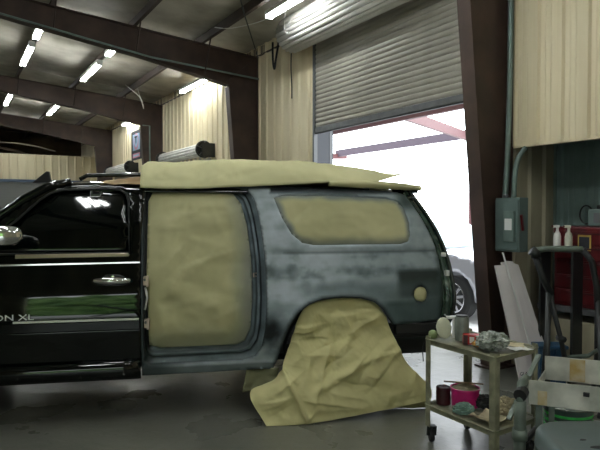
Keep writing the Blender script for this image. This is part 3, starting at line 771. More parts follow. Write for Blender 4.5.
# door jamb: stepped ring between the opening and the paper mask
INN = [(-.825,.60),(-.845,1.20),(-.835,1.78),(-.80,1.855),(-.74,1.868),(-.22,1.868),(-.12,1.845),(-.055,1.76),(-.01,1.58),(.02,1.30),(.025,1.0),(.005,.70),(-.04,.60),(-.11,.57),(-.74,.57)]
def resamp(poly, n, c):
    out = []
    for k in range(n):
        a = 2*PI*k/n; dx, dz = math.cos(a), math.sin(a); best = None
        for i in range(len(poly)):
            ax, az = poly[i]; bx, bz = poly[(i+1)%len(poly)]; ex, ez = bx-ax, bz-az; den = dx*ez-dz*ex
            if abs(den) < 1e-9: continue
            t = ((ax-c[0])*ez-(az-c[1])*ex)/den; s = ((ax-c[0])*dz-(az-c[1])*dx)/den
            if t > 0 and -1e-6 <= s <= 1+1e-6 and (best is None or t > best): best = t
        out.append((c[0]+dx*best, c[1]+dz*best))
    return out
cc = (-.37, 1.2); A = resamp(HOLE, 160, cc); B = resamp(INN, 160, cc)
prof = [(0,.0),(.02,.03),(.22,.045),(.27,.075),(.36,.078),(.42,.055),(.56,.052),(.62,.075),(.80,.080),(1,.085)]
m = MB(); jv = []
for t, d in prof:
    for (ax,az),(bx,bz) in zip(A, B):
        x, z = ax+(bx-ax)*t, az+(bz-az)*t; m.v.append(Vector((x, YS(x,z)+d, z))); jv.append(t)
n = 160
for k in range(len(prof)-1):
    for j in range(n): m.f.append((k*n+j, k*n+(j+1)%n, (k+1)*n+(j+1)%n, (k+1)*n+j))
tm = {tuple(round(c2,5) for c2 in v): t for v, t in zip(m.v, jv)}
def jambc(v):
    x, y, z = v; t = tm.get(tuple(round(c2,5) for c2 in v), .5)
    n_ = noise.fractal(Vector((x*6, z*6, 2)), 1, 2, 4)
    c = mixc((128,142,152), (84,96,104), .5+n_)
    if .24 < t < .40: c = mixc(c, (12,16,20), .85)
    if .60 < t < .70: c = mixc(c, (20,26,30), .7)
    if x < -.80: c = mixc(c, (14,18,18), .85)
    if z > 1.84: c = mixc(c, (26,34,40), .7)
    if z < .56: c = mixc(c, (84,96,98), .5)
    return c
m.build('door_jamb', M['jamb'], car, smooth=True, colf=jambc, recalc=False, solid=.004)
for (x, z) in ((-.845,1.135),(-.84,.79)):
    m = MB().box(x-.02, x+.02, -.012, .06, z-.035, z+.035).bar((x+.012,-.02,z-.045),(x+.012,-.02,z+.045),.022,.022)
    h = m.build('door_hinge', M['chrome_dull'], car, bevel=.004)
    MB().lathe([(.004,0),(.011,0),(.011,.008),(.004,.009)], (x-.008,-.013,z+.012), 8, Matrix.Rotation(PI/2,4,'X')).build('bolt', M['galv'], h)
MB().tube([(-.855,.02,.90),(-.835,.0,1.0),(-.85,.02,1.08)], .009, 6).build('wiring_loom', M['white'], car, smooth=True)
m = MB().tube([(.055,.05,1.15),(.03,.015,1.15),(.03,.015,1.175),(.055,.05,1.175)], .007, 6); m.build('latch_striker', M['chrome_dull'], car)

# black sill under the front door
m = MB().grid(lambda u,v: (-2.34+1.45*u, .045-.03*math.sin(PI*v)+.01, .345+.14*v), 10, 6); m.build('sill', M['paint'], car, smooth=True, solid=.02, off=1)
# tail: channel strip, lift gate, spoiler, bracket
TAIL = [(1.50,1.905),(1.565,1.82),(1.66,1.68),(1.75,1.52),(1.81,1.38),(1.855,1.22),(1.88,1.05),(1.89,.90),(1.87,.75),(1.83,.66)]
EDGE = [(1.43,1.865),(1.50,1.765),(1.59,1.63),(1.66,1.50),(1.71,1.39),(1.745,1.27),(1.765,1.10),(1.772,.95),(1.768,.83),(1.75,.72)]
def lerp_pl(pl, t):
    k = min(len(pl)-2, int(t*(len(pl)-1))); f = t*(len(pl)-1)-k; return tuple(a+(b-a)*f for a, b in zip(pl[k], pl[k+1]))
def chan(u, v):
    e = lerp_pl(EDGE, u); t = lerp_pl(TAIL, u); x = e[0]+(t[0]-e[0])*v; z = e[1]+(t[1]-e[1])*v
    y0 = YS(e[0], e[1]); y1 = YS(1.5, t[1])+.10
    y = y0+(y1-y0)*v + .055*math.sin(PI*v)*(1 if .05 < u < .95 else .3) - (.03 if .55 < v < .8 else 0)
    return (x, y, z)
def chanc(v):
    x, y, z = v; n_ = noise.noise(Vector((x*18, z*12, 1)))
    return mixc((20,44,34), (60,86,66), .35+n_) if n_ < .35 else (110,124,110)
MB().grid(chan, 36, 10).build('rear_pillar_channel', vmat('dark green channel paint', .25, .1, 10, coat=.6), car, smooth=True, solid=.012, colf=chanc, recalc=False)
def gate(u, v):
    t = lerp_pl(TAIL, u); y0 = YS(1.5, t[1])+.09; s = 2*v-1; y = 1+s*(1-y0)
    return (t[0]+.10*(1-abs(s)**3), y, t[1])
MB().grid(gate, 24, 24).build('liftgate', M['navy'], car, smooth=True, solid=.03)
MB().tube([tuple(Vector(chan(k/30, .97))+Vector((.012,-.008,0))) for k in range(31)], .016, 8).build('gate_seal', M['navy'], car, smooth=True)
for (x, z, h) in ((1.80,1.30,.035),(1.835,1.13,.05)):
    MB().box(x-.018, x+.012, .13, .18, z-h/2, z+h/2).build('lamp_bracket', M['white'], car, bevel=.003)
m = MB().grid(lambda u,v: (1.38+.20*u+.03*math.sin(PI*v), .24+1.52*v, 1.925-.045*u), 4, 12); m.build('spoiler', M['navy'], car, smooth=True, solid=.03)
MB().box(1.22,1.84,.10,.22,.56,.70).box(1.70,1.86,.2,1.8,.52,.68).box(1.30,1.70,.05,.10,.60,.695).build('bumper_bracket', M['black'], car, bevel=.01)
m = MB().box(1.68,1.80,-.02,.10,.645,.675).tube([(1.82,-.03,.63),(1.83,-.03,.60),(1.82,-.03,.55)], .008, 6); m.build('tow_wire', M['white'], car)
# underbody, wheels, seats
MB().box(-3.3,1.7,.32,.50,.36,.50).box(-3.3,1.7,1.5,1.68,.36,.50).box(-2.3,1.2,.14,1.86,.46,.54).box(-2.5,-1.9,.4,1.6,.3,.46).box(.6,1.0,.5,1.5,.30,.42).build('chassis', M['black'], car)
MB().box(1.26,1.74,.12,1.88,.54,.60).box(-3.5,-2.4,.3,1.7,.5,.56).build('floor_pan', M['interior'], car)
m = MB().grid(lambda u,v: (.8+.50*math.cos(PI*u), .09+.35*v, .42+.52*math.sin(PI*u)), 16, 3); m.build('wheel_liner', M['black'], car, smooth=True, solid=.01)
def wheel_parts(root, c, R, wdt, Mx=None, cname='wheel', spokes=7, face=-1):
    RX_ = Matrix.Rotation(PI/2, 4, 'X')
    w = wdt
    t = MB().lathe([(R*.68,-w/2),(R*.93,-w/2),(R,-w/2+.03),(R,w/2-.03),(R*.93,w/2),(R*.68,w/2)], c, 36, RX_).build(cname, M['tyre'], root, smooth=True, auto=35)
    MB().lathe([(R*.60,-w/2+.01),(R*.70,-w/2-.004),(R*.70,w/2+.006),(R*.66,w/2+.012),(R*.62,w/2),(R*.60,w/2-.05)], c, 36, RX_).build('rim', M['alloy'], t, smooth=True, auto=35)
    y = c[1]-w/2+.0
    for k in range(spokes):
        a = 2*PI*k/spokes+.2; MB().bar((c[0]+.03*math.cos(a), y+.005, c[2]+.03*math.sin(a)), (c[0]+R*.66*math.cos(a), y+.0, c[2]+R*.66*math.sin(a)), .045, .025, up=(0,1,0)).build('spoke', M['alloy'], t, bevel=.006)
    MB().lathe([(.01,-.02),(.06,-.02),(.07,0),(.01,0)], (c[0],y,c[2]), 16, RX_).build('hub_cap', M['alloy'], t)
    MB().lathe([(.01,0),(R*.55,0),(R*.55,.012),(.01,.012)], (c[0],c[1],c[2]), 24, RX_).build('brake_disc', M['galv'], t)
    return t
for x in (-2.72, .80):
    for y in (.22, 1.78): wheel_parts(car, (x, y, .385), .385, .26, cname='wheel')
for y in (.5, 1.3):
    m = MB().box(-1.5,-1.0,y,y+.5,.75,.90).box(-1.12,-.96,y,y+.5,.85,1.50).box(-1.10,-.99,y+.12,y+.38,1.52,1.72); m.build('seat', M['interior'], car, bevel=.04)
MB().lathe([(.17,0),(.19,.01),(.19,.03),(.17,.03)], (-1.82,.55,1.25), 24, Matrix.Rotation(math.radians(-65),4,'Y')).build('steering_wheel', M['interior'], car, smooth=True)
MB().box(-2.2,-1.9,.15,1.85,1.0,1.28).build('dashboard', M['interior'], car, bevel=.04)

# ------------------------------------------------------------------ masking paper
def paperc(v, dark=0):
    n_ = noise.noise(Vector(v)*2.3); return mixc((202,197,154), (184,180,138), .5+n_)
def od(x, z):
    y = YS(x, z)+.050
    e = min(1, dseg(INN, x, z)/.12)
    y -= .030*e
    y -= (.014*crumple((x*1.2,0,z*.8), 3.0, 3) + .003*crumple((x,0,z), 8, 1) + creases(CS_DOOR, x, z))*e
    y += .020*e*math.sin((x+.4)*5+z*2)*sm(1.5,1.8,z)
    y += .010*math.sin(22*((x+.35)*.5+z*.86) )*math.exp(-((z-.95)/.12)**2)*e
    return y
def doorpaper(v):
    c = paperc(v); x, y, z = v; n_ = noise.fractal(Vector((x*3,z*3,5)),1,2,4)
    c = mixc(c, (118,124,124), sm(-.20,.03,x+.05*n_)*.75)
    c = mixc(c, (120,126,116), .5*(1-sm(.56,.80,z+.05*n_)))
    return c
def paper_obj(mb, label, base, colf=paperc, solid=.0015):
    o = mb.build('masking_paper', M['paper'], F=CAR, base=base, smooth=True, colf=colf, solid=solid, recalc=False)
    return tag(o, label, 'masking paper', 'tan masking paper on the vehicle')
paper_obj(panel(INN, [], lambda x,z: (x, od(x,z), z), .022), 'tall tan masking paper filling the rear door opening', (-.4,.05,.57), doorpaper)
def qwc(v):
    x, y, z = v; d = dseg(QW, x, z); n_ = noise.noise(Vector((x*8, z*8, 0)))
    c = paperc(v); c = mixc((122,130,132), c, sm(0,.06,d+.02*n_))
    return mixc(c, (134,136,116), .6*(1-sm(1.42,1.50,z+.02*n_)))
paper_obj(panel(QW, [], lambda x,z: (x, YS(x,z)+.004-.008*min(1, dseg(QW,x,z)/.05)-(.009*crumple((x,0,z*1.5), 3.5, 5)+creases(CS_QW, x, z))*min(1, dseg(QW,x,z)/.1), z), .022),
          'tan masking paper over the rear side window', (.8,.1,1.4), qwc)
m = MB().lathe([(.004,.014),(.03,.012),(.056,.004),(.064,-.006)], (1.53,YS(1.53,.955)+.012,.955), 20, Matrix.Rotation(PI/2,4,'X'))
for v in m.v: v += Vector((.008*noise.noise(v*30), -.006*noise.noise(v*40+Vector((3,0,0))), .010*noise.noise(v*25)))
paper_obj(m, 'small round tan paper patch over the fuel filler', (1.53,.05,.955))
# roof sheet
def bez(pl, t):   # Catmull-Rom through keyed values
    k = 0
    while k < len(pl)-2 and t > pl[k+1][0]: k += 1
    a = pl[max(k-1,0)]; b = pl[k]; c2 = pl[k+1]; d = pl[min(k+2,len(pl)-1)]; f = max(0, min(1, (t-b[0])/(c2[0]-b[0])))
    return .5*((2*b[1])+(c2[1]-a[1])*f+(2*a[1]-5*b[1]+4*c2[1]-d[1])*f*f+(3*b[1]-a[1]-3*c2[1]+d[1])*f**3)
crest = [(0,2.10),(.02,2.135),(.2,2.145),(.45,2.165),(.66,2.15),(.85,2.10),(1,2.06)]
hem = [(0,1.895),(.12,1.885),(.3,1.905),(.5,1.925),(.7,1.955),(.88,1.965),(1,2.03)]
def roofsheet(u, v):
    x0 = -.90+.0; x = x0 + (1.50-x0)*u - (.10*(1-v)*(u**4))
    zc = bez(crest, u); zh = bez(hem, u)
    if v < .34:
        f = v/.34; y = .185+.30*f; z = zh+(zc-zh)*math.sin(f*PI/2)**.9
        y -= .02*math.sin(PI*f)
    else:
        f = (v-.34)/.66; y = .485+1.3*f; z = zc-.03*math.sin(PI*f)-(.20)*f**3
    a = .3 if v < .04 else 1
    z += (.016*crumple((x,y,0),2.2,2)+.004*crumple((x,y,0),6,4)+creases(CS_ROOF, x, zh+y)+.012*noise.noise(Vector((x*1.5,y*4,0))))*a
    y -= (.022*crumple((x,z*1.5,0),2.8,8)+creases(CS_ROOF, x, z*1.4-.5))*a
    return (x, y, z)
paper_obj(MB().grid(roofsheet, 110, 60), 'big tan masking sheet tented over the whole roof', (.3,.2,1.9))
def roll(u, v):
    a = 2*PI*v; r = .022+.012*math.sin(PI*min(1,u*1.02)); x = .72+.88*u
    return (x, .185+.05*u+r*math.cos(a)*1.3, 1.945-.035*u*u+r*math.sin(a)+.006*noise.noise(Vector((x*12,a,0))))
paper_obj(MB().grid(roll, 40, 10), 'thin rolled tan paper edge hanging past the rear roof corner', (1,.2,1.9))
def fl_(u, v): x = -1.22+.36*u; return (x, .21+.35*v, 1.925+.10*math.sin(v*1.4)*(.4+.6*u)+.012*crumple((x,v,0),6,1))
o = MB().grid(fl_, 14, 14).build('masking_paper', M['tape'], F=CAR, base=(-1.0,.2,1.9), smooth=True, solid=.0015, recalc=False)
tag(o, 'short brownish taped paper strip on the roof front', 'masking paper', 'tan masking paper on the vehicle')
# wheel skirt
ROWS = [[(.40,.03,.75),(.47,.03,.87),(.59,.03,.925),(.83,.03,.945),(1.07,.03,.91),(1.20,.03,.78)],
 [(.32,.0,.54),(.44,-.03,.63),(.63,-.05,.67),(.85,-.05,.68),(1.09,-.04,.67),(1.25,-.02,.62)],
 [(.20,-.05,.31),(.36,-.14,.40),(.60,-.16,.45),(.86,-.15,.46),(1.14,-.12,.46),(1.35,-.08,.39)],
 [(-.02,-.12,.22),(.23,-.25,.23),(.54,-.26,.23),(.88,-.24,.25),(1.25,-.20,.24),(1.53,-.15,.19)],
 [(.09,-.33,.005),(.28,-.34,.005),(.61,-.32,.012),(.96,-.28,.04),(1.23,-.25,.06),(1.51,-.22,.09)]]
def cr(a, b, c2, d, f): return tuple(.5*((2*b[i])+(c2[i]-a[i])*f+(2*a[i]-5*b[i]+4*c2[i]-d[i])*f*f+(3*b[i]-a[i]-3*c2[i]+d[i])*f**3) for i in range(3))
def crow(row, u):
    n = len(row)-1; k = min(n-1, int(u*n)); f = u*n-k
    return cr(row[max(k-1,0)], row[k], row[k+1], row[min(k+2,n)], f)
def skirt(u, v):
    n = 4; k = min(3, int(v*n)); f = v*n-k; P = [crow(r, u) for r in ROWS]
    p = cr(P[max(k-1,0)], P[k], P[k+1], P[min(k+2,n)], f); x, y, z = p
    a = sm(0,.12,v)*(1-.75*sm(.9,1,v))
    y -= a*(.040*crumple((x*1.1+z*.5,0,z*1.3-x*.3),2.2,2)+.010*crumple((x,0,z),5,6)+.004*crumple((x,0,z),12,3)+creases(CS_SKIRT, x, z))
    # long diagonal fold
    q = (z-.22)-(x-.45)*.42; y -= a*.035*math.exp(-(q/.035)**2)*sm(.4,.6,x)*(1-sm(1.15,1.35,x))
    q = (z-.02)-(.42-x)*2.2; y -= a*.04*math.exp(-(q/.05)**2)*(1-sm(.45,.6,x))
    z += .01*a*noise.noise(Vector((x*9,y*9,2)))
    return (x, y, max(z, .004))
paper_obj(MB().grid(skirt, 140, 120), 'large crumpled tan paper skirt hanging over the rear wheel to the floor', (.8,-.2,0), lambda v: mixc(paperc(v), (184,176,120), .55))
def tailp(u, v):
    x = 1.12+.40*u; y = -.10-.06*u-.04*math.sin(PI*v); z = .004+.14*(1-v)+.05*u*(1-v)
    return (x, y+.02*crumple((x,v*.3,z),5,1), z)
paper_obj(MB().grid(tailp, 24, 14), 'folded paper end with its shade painted in, touching the floor behind the skirt', (1.3,-.1,0), lambda v: (140,134,90))  # shade on this curled end is put into its darker colour
def frag(u, v):
    x = -.02+.27*u-.05*v; y = .10+.03*math.sin(5*u)-.10*v; z = .36-.17*v-.05*u*v
    return (x, y+.03*crumple((x,v*.3,z),7,1), z)
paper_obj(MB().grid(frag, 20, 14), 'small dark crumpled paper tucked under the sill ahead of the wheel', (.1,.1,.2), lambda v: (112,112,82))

# ------------------------------------------------------------------ silver car outside
sc_base = Vector((2.40, 9.05, 0)); ang = math.atan2(-.8575, .5145)   # nose towards the door wall's near end
SF = Matrix.Translation(sc_base) @ Matrix.Rotation(ang, 4, 'Z')
sv = thing('silver_car', 'silver car parked outside in the bright yard behind the vehicle tail', 'car', (0,0,0), SF)
def sil_side(s):
    O = [(.50,.30),(.42,.33),(.40,.50),(.30,.66),(.12,.75),(-.12,.75),(-.30,.66),(-.40,.50),(-.42,.30),(-2.35,.30),(-2.37,.5),(-2.55,.70),(-2.78,.75),(-3.0,.70),(-3.18,.5),(-3.2,.32),(-3.8,.35),(-3.85,.8),(-3.8,1.02),(-3.0,1.10),(-1.0,1.05),(-.4,1.03),(.3,.98),(.75,.86),(.82,.6),(.78,.34)]
    return panel(O[::-1], [], lambda x,z: (x, s*(.0+.04*(1-math.exp(-((z-.7)/.35)**2))) + (0 if s > 0 else -1.8), z), .07)
sil_side(1).build('body_side', M['silver'], sv, smooth=True, solid=.02, recalc=False)
m = MB()
sec = [(.80,.62,0),(.74,.88,.08),(.3,1.0,.03),(-.45,1.06,.0),(-.5,1.07,.05),(-1.25,1.48,.22),(-1.5,1.53,.26),(-2.8,1.50,.26),(-3.5,1.10,.1),(-3.8,1.04,.05),(-3.86,.6,.03)]
for (x,z,i) in sec:
    for q in range(9):
        f = q/8; m.v.append(Vector((x-.08*abs(2*f-1)**3*(1 if x > .5 else 0), i+(1.8-2*i)*f, z-.06*abs(2*f-1)**4)))
for a in range(len(sec)-1):
    for q in range(8): m.f.append((a*9+q, a*9+q+1, a*9+10+q, a*9+9+q))
m.build('body_top', M['silver'], sv, smooth=True, solid=.02)
MB().prism([(-.62,1.08),(-1.28,1.44),(-2.7,1.44),(-3.2,1.12)], lambda x,z,d: (x, .02+d+(z-1.08)*.55, z), 0, .01).build('side_window', M['carglass'], sv)
MB().prism([(-.50,.10),(-1.22,.28),(-1.22,1.52),(-.50,1.70)], lambda x,y,d: (x+.02, y, 1.09-(x+.5)*.57+d), 0, .01).build('windshield', M['carglass'], sv)
MB().box(-.62,-.50,-.16,.0,1.08,1.20).build('side_mirror', M['silver'], sv, bevel=.03)
MB().box(.70,.80,.10,.45,.66,.80).build('headlamp', M['carglass'], sv, bevel=.02)
def sil_wheel(x, y): return wheel_parts(sv, (x, y, .345), .345, .22, spokes=10)
sil_wheel(0,.10); sil_wheel(-2.78,.10)
MB().box(-3.7,.7,.1,1.7,.28,.5).build('underbody', M['black'], sv)
MB().grid(lambda u,v: (-3.8+4.5*u, 1.8-.02*math.sin(PI*v), .32+.72*v), 4, 4).build('body_side', M['silver'], sv)

# ------------------------------------------------------------------ electrical gear by the column
e = thing('disconnect_box', 'grey-green electrical disconnect box with white label on the near column', 'electrical box', (-.16,.17,1.27), BLD)
MB().box(-.33,-.02,.10,.24,1.27,1.84).build('enclosure', M['boxgrey'], e, bevel=.008)
MB().box(-.32,-.03,.24,.255,1.29,1.82).build('cover', M['boxgrey'], e, bevel=.006)
MB().box(-.29,-.16,.255,.285,1.38,1.70).build('switch_housing', M['conduit'], e, bevel=.006)
MB().box(-.27,-.18,.285,.288,1.50,1.62).build('label_plate', M['white'], e)
MB().bar((-.345,.20,1.50),(-.36,.25,1.66),.02,.03).build('lever', M['red'], e)
MB().lathe([(.01,0),(.03,0),(.035,.03),(.02,.05),(.01,.05)], (-.09,.17,1.84), 12).build('hub_fitting', M['galv'], e)
tag(cable('conduit', [(-.09,.17,1.86),(-.085,.13,2.4),(-.08,.10,3.2),(-.08,.09,4.6)], .030, M['conduit'], '', (-.04,.3,1.86)), 'tall vertical grey-green conduit rising from the electrical box', 'conduit')
tag(cable('conduit', [(-.20,.17,1.84),(-.205,.16,2.1),(-.22,.12,2.27),(-.25,.05,2.37)], .028, M['conduit'], '', (-.17,.3,1.84)), 'short bent conduit from the electrical box to the cream panel edge', 'conduit')

# ------------------------------------------------------------------ leaning boards and blue crate
def wbar(m, bl, br, tl, tr, th):     # slab through four world corners
    bl, br, tl, tr = map(Vector, (bl, br, tl, tr)); n = (br-bl).cross(tl-bl).normalized()*th
    return m.add([bl,br,tr,tl,bl+n,br+n,tr+n,tl+n], [(0,1,2,3),(7,6,5,4),(0,4,5,1),(1,5,6,2),(2,6,7,3),(3,7,4,0)])
bd = [((2.15,5.64,.004),(2.27,5.68,.004),(2.02,6.02,1.13),(2.13,6.06,1.13),'white foam board leaning on the column, leftmost of four'),
      ((2.285,5.74,.004),(2.395,5.78,.004),(2.10,6.07,1.16),(2.20,6.11,1.165),'white foam board leaning second from the column side'),
      ((2.37,5.86,.20),(2.45,5.88,.24),(2.17,6.13,1.17),(2.26,6.16,1.16),'narrow white board leaning third, its foot raised'),
      ((2.44,5.92,.26),(2.52,5.95,.30),(2.24,6.17,1.15),(2.33,6.20,1.12),'narrow white board leaning rightmost, above the blue crate')]
for bl, br, tl, tr, lb in bd:
    o = wbar(MB(), bl, br, tl, tr, .018).build('foam_board', M['board'], base=bl); tag(o, lb, 'board', 'white boards leaning by the column')
o = wbar(MB(), (2.47,5.98,.05),(2.53,6.0,.05),(2.30,6.21,1.02),(2.37,6.24,1.0),.02).build('wood_strip', M['board_edge'], base=(2.47,5.98,.05)); tag(o, 'thin brown strip leaning behind the white foam boards', 'strip')
o = MB().tube([(2.36,5.72,.1),(2.10,6.0,1.27)], .009, 6).build('dowel', M['white'], base=(2.36,5.72,.1)); tag(o, 'thin white rod leaning in front of the foam boards', 'rod')
text3d('GLAS', .05, (2.205, 5.652, .088), WLD, M['ink'], 'lettering', bpy.data.objects['foam_board'], ext=.001, rot=math.radians(18), align='CENTER')
c = thing('storage_crate', 'blue plastic crate on the floor behind the leaning boards', 'crate', (2.44,5.75,0))
MB().box(2.34,2.60,5.62,5.80,0,.38).build('body', M['blue'], c, bevel=.015)
MB().box(2.325,2.615,5.605,5.815,.35,.385).build('rim', M['blue'], c, bevel=.008)
for k in range(4): MB().box(2.37+k*.06,2.385+k*.06,5.605,5.62,.03,.34).build('rib', M['blue'], c)

# ------------------------------------------------------------------ tool chest and things in the recess
RC = BLD
def bx_world(m, cx, cy, w, d, z0, z1, a=0):
    return m.box(-w/2,w/2,-d/2,d/2,z0,z1, Matrix.Translation((cx,cy,0)) @ Matrix.Rotation(a,4,'Z'))
t = thing('tool_chest', 'dark red steel tool chest on a bench inside the recess', 'tool chest', (-1.05,-.45,.70), BLD)
MB().box(-1.75,-.44,-.72,-.18,.72,1.54).build('body', M['red'], t, bevel=.012)
for k in range(5):
    z = .76+k*.15
    d = MB().box(-1.72,-.47,-.18,-.165,z,z+.135).build('drawer', M['red'], t, bevel=.004)
    MB().bar((-1.45,-.155,z+.11),(-.6,-.155,z+.11),.012,.016).build('handle', M['maroon'], d)
MB().box(-.86,-.72,-.164,-.160,1.30,1.46).build('sticker', M['yellow'], t); MB().box(-.845,-.735,-.16,-.158,1.32,1.44).build('sticker_print', M['ink'], t)
b = thing('work_bench', 'grey bench shelf carrying the red tool chest', 'bench', (-1.05,-.45,0), BLD)
MB().box(-1.85,-.28,-.74,-.12,.66,.715).build('top', M['galv'], b, bevel=.005)
for x in (-1.82,-.32):
    for y in (-.70,-.15): MB().box(x-.025,x+.025,y-.025,y+.025,0,.66).build('leg', M['galv'], b)
MB().box(-1.80,-.34,-.68,-.17,.06,.58).build('lower_cabinet', M['panel_dirty'], b, bevel=.01)
r = thing('shop_radio', 'grey box with black top standing on the red tool chest', 'radio', (-.95,-.42,1.545), BLD)
MB().box(-1.15,-.73,-.55,-.30,1.545,1.72).build('case', M['boxgrey'], r, bevel=.015)
MB().box(-.98,-.80,-.50,-.34,1.72,1.76).build('handle', M['black'], r, bevel=.01)
MB().box(-1.10,-.80,-.30,-.295,1.58,1.68).build('panel', M['galv'], r)
def W2B(x, y, z): t_ = (x-OX)*-.5145+(y-OY)*.8575; i_ = -((x-OX)*.8575+(y-OY)*.5145); return (t_, i_, z)
cb = tag(MB().tube([(-.42+.0-.075*math.cos(2*PI*k/20)-.04, -.70, 1.66+.10*math.sin(2*PI*k/20)) for k in range(20)], .008, 6, closed=True).build('cable_loop', M['black'], F=BLD, base=(-.45,-.7,1.6)), 'round black cable loop hanging behind the spray bottles', 'cable')
def spray(x, y, z, body, trig, lab):
    s = thing('spray_bottle', lab, 'bottle', (x,y,z), WLD, 'spray bottles')
    MB().lathe([(.01,0),(.034,0),(.037,.01),(.037,.12),(.030,.155),(.014,.18),(.014,.195),(.01,.195)], (x,y,z), 20).build('body', body, s, smooth=True, auto=50)
    MB().box(x-.045,x+.02,y-.011,y+.011,z+.215,z+.240).box(x-.012,x+.012,y-.011,y+.011,z+.19,z+.22).build('head', trig, s, bevel=.005)
    MB().tube([(x-.02,y,z+.215),(x-.035,y,z+.19),(x-.03,y,z+.165)], .006, 6).build('trigger', M['red'], s)
    MB().lathe([(.004,0),(.010,0),(.010,.012),(.004,.012)], (x-.045,y,z+.228), 10, Matrix.Rotation(-PI/2,4,'Y')).build('nozzle', M['red'], s)
    return s
sh = thing('side_shelf', 'small dark shelf in front of the red chest holding spray bottles', 'shelf', (-.64,.0,0), BLD)
MB().box(-.84,-.44,-.09,.09,1.29,1.315).build('board', M['blackmetal'], sh, bevel=.004)
for x in (-.82,-.46):
    MB().box(x-.012,x+.012,-.08,.08,.0,1.29).build('side_upright', M['blackmetal'], sh)
def B2W(t_, i_, z): return tuple(BLD @ Vector((t_, i_, z)))
p1 = B2W(-.60,.0,1.317); p2 = B2W(-.72,-.01,1.317)
spray(*p1, M['white'], M['white'], 'slim white spray bottle with red trigger, left of the two')
spray(*p2, M['clearwhite'], M['clearwhite'], 'stout milky spray bottle, right of the two')

# ------------------------------------------------------------------ black folding panel stand
s = thing('panel_stand', 'black padded tubular panel stand with spread legs in front of the recess', 'stand', (2.25,5.0,0))
def tb(name, pts, r, mt='blackmetal'): return MB().tube(pts, r, 8).build(name, M[mt], s, smooth=True)
tb('padded_bar', [(2.03,5.0,1.36),(2.12,4.99,1.375),(2.36,4.97,1.375),(2.42,4.96,1.37)], .026, 'pipe')
tb('elbow', [(2.00,5.0,1.36),(2.03,5.0,1.34),(2.04,5.0,1.30)], .045)
tb('upright', [(2.02,5.0,1.35),(2.10,5.0,1.12),(2.17,5.0,.98)], .030)
tb('leg', [(2.15,5.0,1.0),(2.08,4.85,.55),(2.03,4.72,.02)], .024)
tb('leg', [(2.17,5.0,1.02),(2.18,5.10,.55),(2.18,5.2,.02)], .024)
tb('leg', [(2.13,5.0,1.08),(2.25,4.98,.60),(2.36,4.95,.02)], .022)
tb('upright', [(2.42,4.96,1.37),(2.50,4.96,1.27),(2.55,4.97,1.05),(2.56,4.97,.85)], .028)
tb('leg', [(2.56,4.97,.95),(2.52,4.82,.45),(2.47,4.72,.02)], .024)
tb('leg', [(2.56,4.97,.95),(2.60,5.05,.45),(2.62,5.15,.02)], .024)
tb('brace', [(2.30,4.97,.44),(2.45,4.9,.47),(2.56,4.97,.50)], .018, 'pipe')
tb('knob', [(2.25,4.93,.60),(2.25,5.02,.60)], .03)
for p in ((2.03,4.72,.012),(2.18,5.2,.012),(2.36,4.95,.012),(2.47,4.72,.012),(2.62,5.15,.012)):
    MB().lathe([(.02,-.012),(.03,-.012),(.028,.02),(.02,.03)], p, 12).build('foot', M['black'], s)

# ------------------------------------------------------------------ parts cart
A_, B_, C_, D_ = Vector((.93,4.23,0)), Vector((1.25,3.69,0)), Vector((1.63,3.97,0)), Vector((1.31,4.51,0))
ca = thing('parts_cart', 'olive grey steel angle-iron cart with two shelves and casters', 'cart', tuple((A_+C_)/2))
ex = (B_-A_).normalized(); ey = (D_-A_).normalized()
def cq(m, z0, z1, inset=0):
    P = [A_+ex*inset+ey*inset, B_-ex*inset+ey*inset, C_-ex*inset-ey*inset, D_+ex*inset-ey*inset]
    return m.add([p+Vector((0,0,z)) for z in (z0,z1) for p in P], [(0,3,2,1),(4,5,6,7),(0,1,5,4),(1,2,6,5),(2,3,7,6),(3,0,4,7)])
for z in (.765, .285):
    cq(MB(), z-.012, z-.006, .006).build('shelf', M['cart'], ca)
    for p, q in ((A_,B_),(B_,C_),(C_,D_),(D_,A_)):
        n_ = (q-p).normalized().cross(Vector((0,0,1)))*.0
        MB().bar(p+Vector((0,0,z-.018)), q+Vector((0,0,z-.018)), .006, .042).build('shelf_rail', M['cart'], ca)
        MB().bar(p+Vector((0,0,z)), q+Vector((0,0,z)), .034, .004).build('shelf_lip', M['cart'], ca)
for p, sx_, sy_ in ((A_,1,1),(B_,-1,1),(C_,-1,-1),(D_,1,-1)):
    m = MB(); o1 = p-ex*sx_*.004-ey*sy_*.004; w = .046
    a1 = o1+ex*sx_*w; a2 = o1+ey*sy_*w
    for a, b in ((o1,a1),(o1,a2)):
        m.bar((a+b)/2+Vector((0,0,.125)), (a+b)/2+Vector((0,0,.787)), .005, w, up=(b-a).normalized())
    m.build('leg', M['cart'], ca)
    c0 = p+ex*sx_*.03+ey*sy_*.03
    k = MB().box(c0.x-.024,c0.x+.024,c0.y-.024,c0.y+.024,.118,.128).bar(c0+Vector((-.021,0,.12)), c0+Vector((-.021,.02,.045)),.004,.03,up=(1,0,0)).bar(c0+Vector((.021,0,.12)), c0+Vector((.021,.02,.045)),.004,.03,up=(1,0,0)).build('caster', M['blackmetal'], ca)
    MB().lathe([(.01,-.016),(.046,-.016),(.051,-.007),(.051,.007),(.046,.016),(.01,.016)], c0+Vector((0,.02,.052)), 20, Matrix.Rotation(PI/2,4,'Y')).build('caster_wheel', M['black'], k, smooth=True, auto=40)
def on(u, v, z=.769): p = A_+(B_-A_)*u+(D_-A_)*v; return Vector((p.x, p.y, z))
